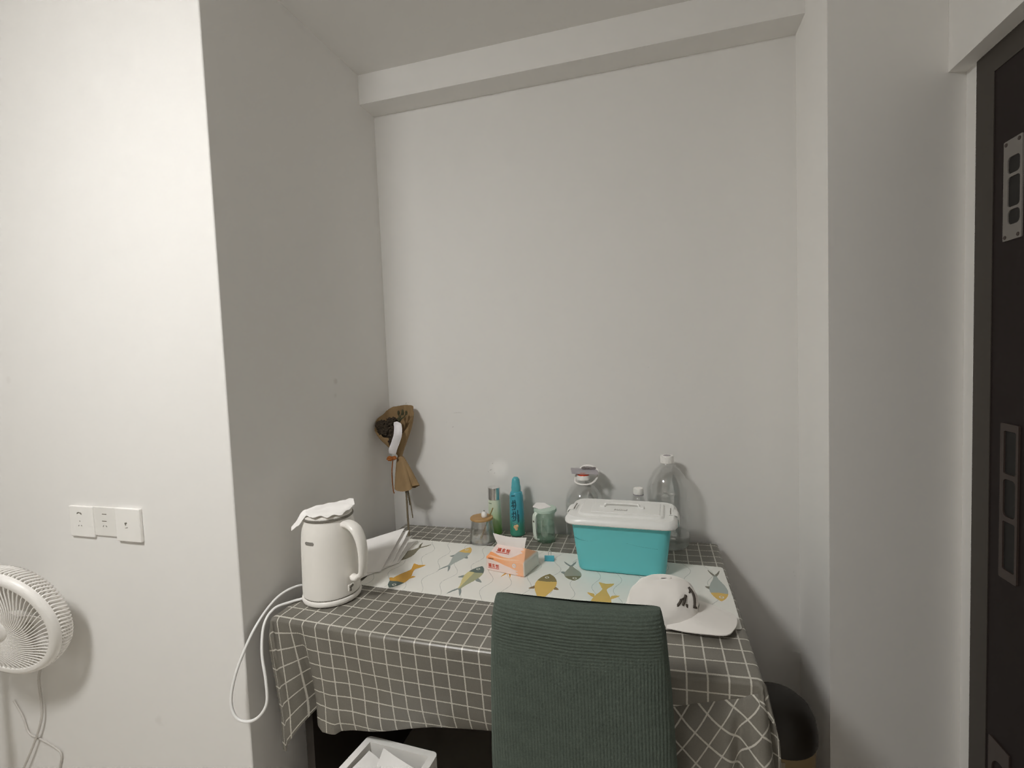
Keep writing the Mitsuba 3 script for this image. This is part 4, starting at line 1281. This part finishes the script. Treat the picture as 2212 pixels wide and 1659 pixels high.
FH = 0.450
outer = Polygon([(-0.115, -0.105), (0.102, -0.105), (0.102, 0.105), (-0.098, 0.105)]).buffer(-0.012).buffer(0.012, quad_segs=5)
inner = outer.buffer(-0.018)
add('foam_box__walls', fframe(slab(outer.difference(inner), 0.0, FH)), 'm_foam')
add('foam_box__bottom', fframe(slab(inner, 0.0, 0.02)), 'm_foam')
tag('foam_box', 'open white foam box standing on the floor under the left front of the desk', 'box')


def bag(corners, bulge, seed):
    a, b, c, d = [np.array(q, float) for q in corners]
    G = []
    for s in np.linspace(0, 1, 20):
        row = []
        for t in np.linspace(0, 1, 20):
            q = a * (1 - s) * (1 - t) + b * s * (1 - t) + c * s * t + d * (1 - s) * t
            q[2] += bulge * math.sin(math.pi * s) * math.sin(math.pi * t) + 0.006 * meshkit.noise(np.array([s * 2.5, t * 2.5, seed]))
            row.append(q)
        G.append(row)
    return sheet(np.array(G), 0.003)


add('plastic_wrapper', fframe(bag([(-0.090, -0.082, FH - 0.009), (-0.006, -0.082, FH - 0.012), (-0.018, 0.050, FH - 0.012), (-0.070, 0.066, FH - 0.009)], 0.003, 3.0)), 'm_white_matt', 50)
tag('plastic_wrapper', 'flat white plastic wrapper filling the left half of the foam box', 'wrapper')
add('plastic_wrapper_001', fframe(bag([(0.000, -0.082, FH - 0.034), (0.080, -0.082, FH - 0.020), (0.078, 0.050, FH - 0.010), (-0.036, 0.078, FH - 0.005)], -0.010, 8.0)), 'm_white_matt', 50)
tag('plastic_wrapper_001', 'curved white plastic wrapper on the right in the foam box', 'wrapper')

# ------------------------------------------------------------------ rubbish bin
bn = (1.330, -0.340, 0.0)
add('rubbish_bin__body', lathe([(0.078, 0.0), (0.082, 0.004), (0.092, 0.36), (0.092, 0.375)], bn, 48), 'm_bin_body', 30)
add('rubbish_bin__lid', lathe([(0.0950, 0.362), (0.0970, 0.367), (0.0965, 0.390), (0.0915, 0.420), (0.0800, 0.445), (0.060, 0.463), (0.033, 0.472), (0.0, 0.474)], bn, 48), 'm_bin_lid', 60)
labels['rubbish_bin__lid'] = dict(label='dark brown domed lid')
bl = []
bd = unit(np.array([EYE[0] - bn[0], EYE[1] - bn[1], 0]))
bt = np.array([-bd[1], bd[0], 0])
for a in np.linspace(-0.22, 0.20, 8):
    bl.append([np.array(bn) + 0.0925 * (bd * math.cos(a) + bt * math.sin(a)) + (0, 0, z) for z in (0.25, 0.30, 0.351)])
add('rubbish_bin__sticker', sheet(np.array(bl), 0.0016), 'm_bin_label')
tag('rubbish_bin', 'brown rubbish bin with a domed lid between the desk and the right wall', 'bin')

# ------------------------------------------------------------------ fan
fc = np.array([-0.668, -0.915, 0.742])
R = 0.152
fy_, ft_ = 0.20, 0.20
FX = np.array([math.cos(fy_), math.sin(fy_), 0])
FN = np.array([math.sin(fy_) * math.cos(ft_), -math.cos(fy_) * math.cos(ft_), -math.sin(ft_)])
FZ = np.cross(FN, FX)


def ff(m):
    return frame(m, fc, FX, FZ, FN)       # local z points out of the fan's front


add('standing_fan__front_ring', ff(ring([(0.134, 0.000), (0.136, 0.006), (0.146, 0.008), (0.154, 0.004), (0.158, -0.004), (0.158, -0.010), (0.152, -0.012), (0.149, -0.006), (0.140, -0.003)], n=72)), 'm_fan', 45)
labels['standing_fan__front_ring'] = dict(label='smooth white front rim')
wires = []
for i in range(64):
    a0 = i * 2 * np.pi / 64
    pts_ = []
    for t in np.linspace(0, 1, 11):
        r = 0.030 + (0.137 - 0.030) * t
        a = a0 - 0.95 * (1 - t) ** 1.6
        pts_.append((r * math.cos(a), r * math.sin(a), 0.004 + 0.012 * math.cos(t * math.pi / 2)))
    wires.append(tube(pts_, 0.0016, 5))
wires.append(lathe([(0.032, 0.010), (0.032, 0.018), (0.026, 0.022)], n=32))
add('standing_fan__front_grille', ff(trimesh.util.concatenate(wires)), 'm_fan', 50)
labels['standing_fan__front_grille'] = dict(label='swirling white wires of the front guard', kind='stuff')
rear = []
for i in range(88):
    a0 = i * 2 * np.pi / 88
    pts_ = [(R + 0.004) * np.array([math.cos(a0), math.sin(a0), 0]) + (0, 0, -0.010)]
    for t in np.linspace(0, 1, 6):
        a = a0 - 0.10 * t
        r = R + 0.007 + 0.003 * t - 0.010 * t * t
        pts_.append(np.array([r * math.cos(a), r * math.sin(a), -0.014 - 0.034 * t]))
    pts_ += [np.array([0.80 * R * math.cos(a0 - 0.14), 0.80 * R * math.sin(a0 - 0.14), -0.058]), np.array([0.3 * R * math.cos(a0 - 0.14), 0.3 * R * math.sin(a0 - 0.14), -0.062])]
    rear.append(tube(pts_, 0.0026, 5))
add('standing_fan__rear_grille', ff(trimesh.util.concatenate(rear)), 'm_fan', 50)
labels['standing_fan__rear_grille'] = dict(label='closely spaced white bars of the rear guard', kind='stuff')
for i in range(5):
    G = []
    for t in np.linspace(0, 1, 10):
        r = 0.022 + 0.098 * t
        G.append([((r) * math.cos(i * 2 * np.pi / 5 + s * (0.50 - 0.05 * t) - 0.5 * t), r * math.sin(i * 2 * np.pi / 5 + s * (0.50 - 0.05 * t) - 0.5 * t), -0.030 + 0.010 * s) for s in np.linspace(-1, 1, 8)])
    add('standing_fan__blade' + (f'_{i:03d}' if i else ''), ff(sheet(np.array(G), 0.002)), 'm_fan_blade', 50)
add('standing_fan__motor', ff(lathe([(0.0, -0.098), (0.035, -0.096), (0.044, -0.088), (0.046, -0.064), (0.026, -0.050), (0.026, -0.020)], n=36)), 'm_fan', 45)
PX = fc[0] - 0.215
add('standing_fan__pole', lathe([(0.017, 0.02), (0.017, 0.40), (0.013, 0.41), (0.013, 0.66)], (PX, -0.875, 0), 32), 'm_fan', 40)
add('standing_fan__neck', [hull([(PX, -0.875, 0.655), (fc[0] - 0.10, -0.868, 0.735)], 0.016, 16), hull([(fc[0] - 0.10, -0.868, 0.735), (fc[0], -0.868, 0.755)], 0.016, 16)], 'm_fan', 40)
add('standing_fan__base', lathe([(0.075, 0.0), (0.078, 0.006), (0.070, 0.018), (0.020, 0.026), (0.017, 0.03)], (PX, -0.868, 0), 48), 'm_fan', 40)
add('standing_fan__cord', tube(spline([(-0.72, -0.850, 0.66), (-0.74, -0.800, 0.57), (-0.765, -0.795, 0.50), (-0.765, -0.794, 0.42), (-0.775, -0.794, 0.365), (-0.82, -0.794, 0.28), (-0.90, -0.800, 0.14), (-0.92, -0.82, 0.006)], 7), 0.0034, 8), 'm_cable_grey', 50)
tag('standing_fan', 'white standing fan with a swirling wire guard at the left edge', 'fan')
add('wall_cable', tube(spline([(-0.905, -0.7865, 0.405), (-0.870, -0.7865, 0.360), (-0.848, -0.7865, 0.310), (-0.800, -0.7865, 0.300), (-0.740, -0.7865, 0.285), (-0.712, -0.7865, 0.265), (-0.730, -0.7865, 0.20), (-0.76, -0.79, 0.006)], 7), 0.0026, 8), 'm_cable_grey', 50)
tag('wall_cable', 'thin grey cable drooping along the white wall below the fan', 'cable')
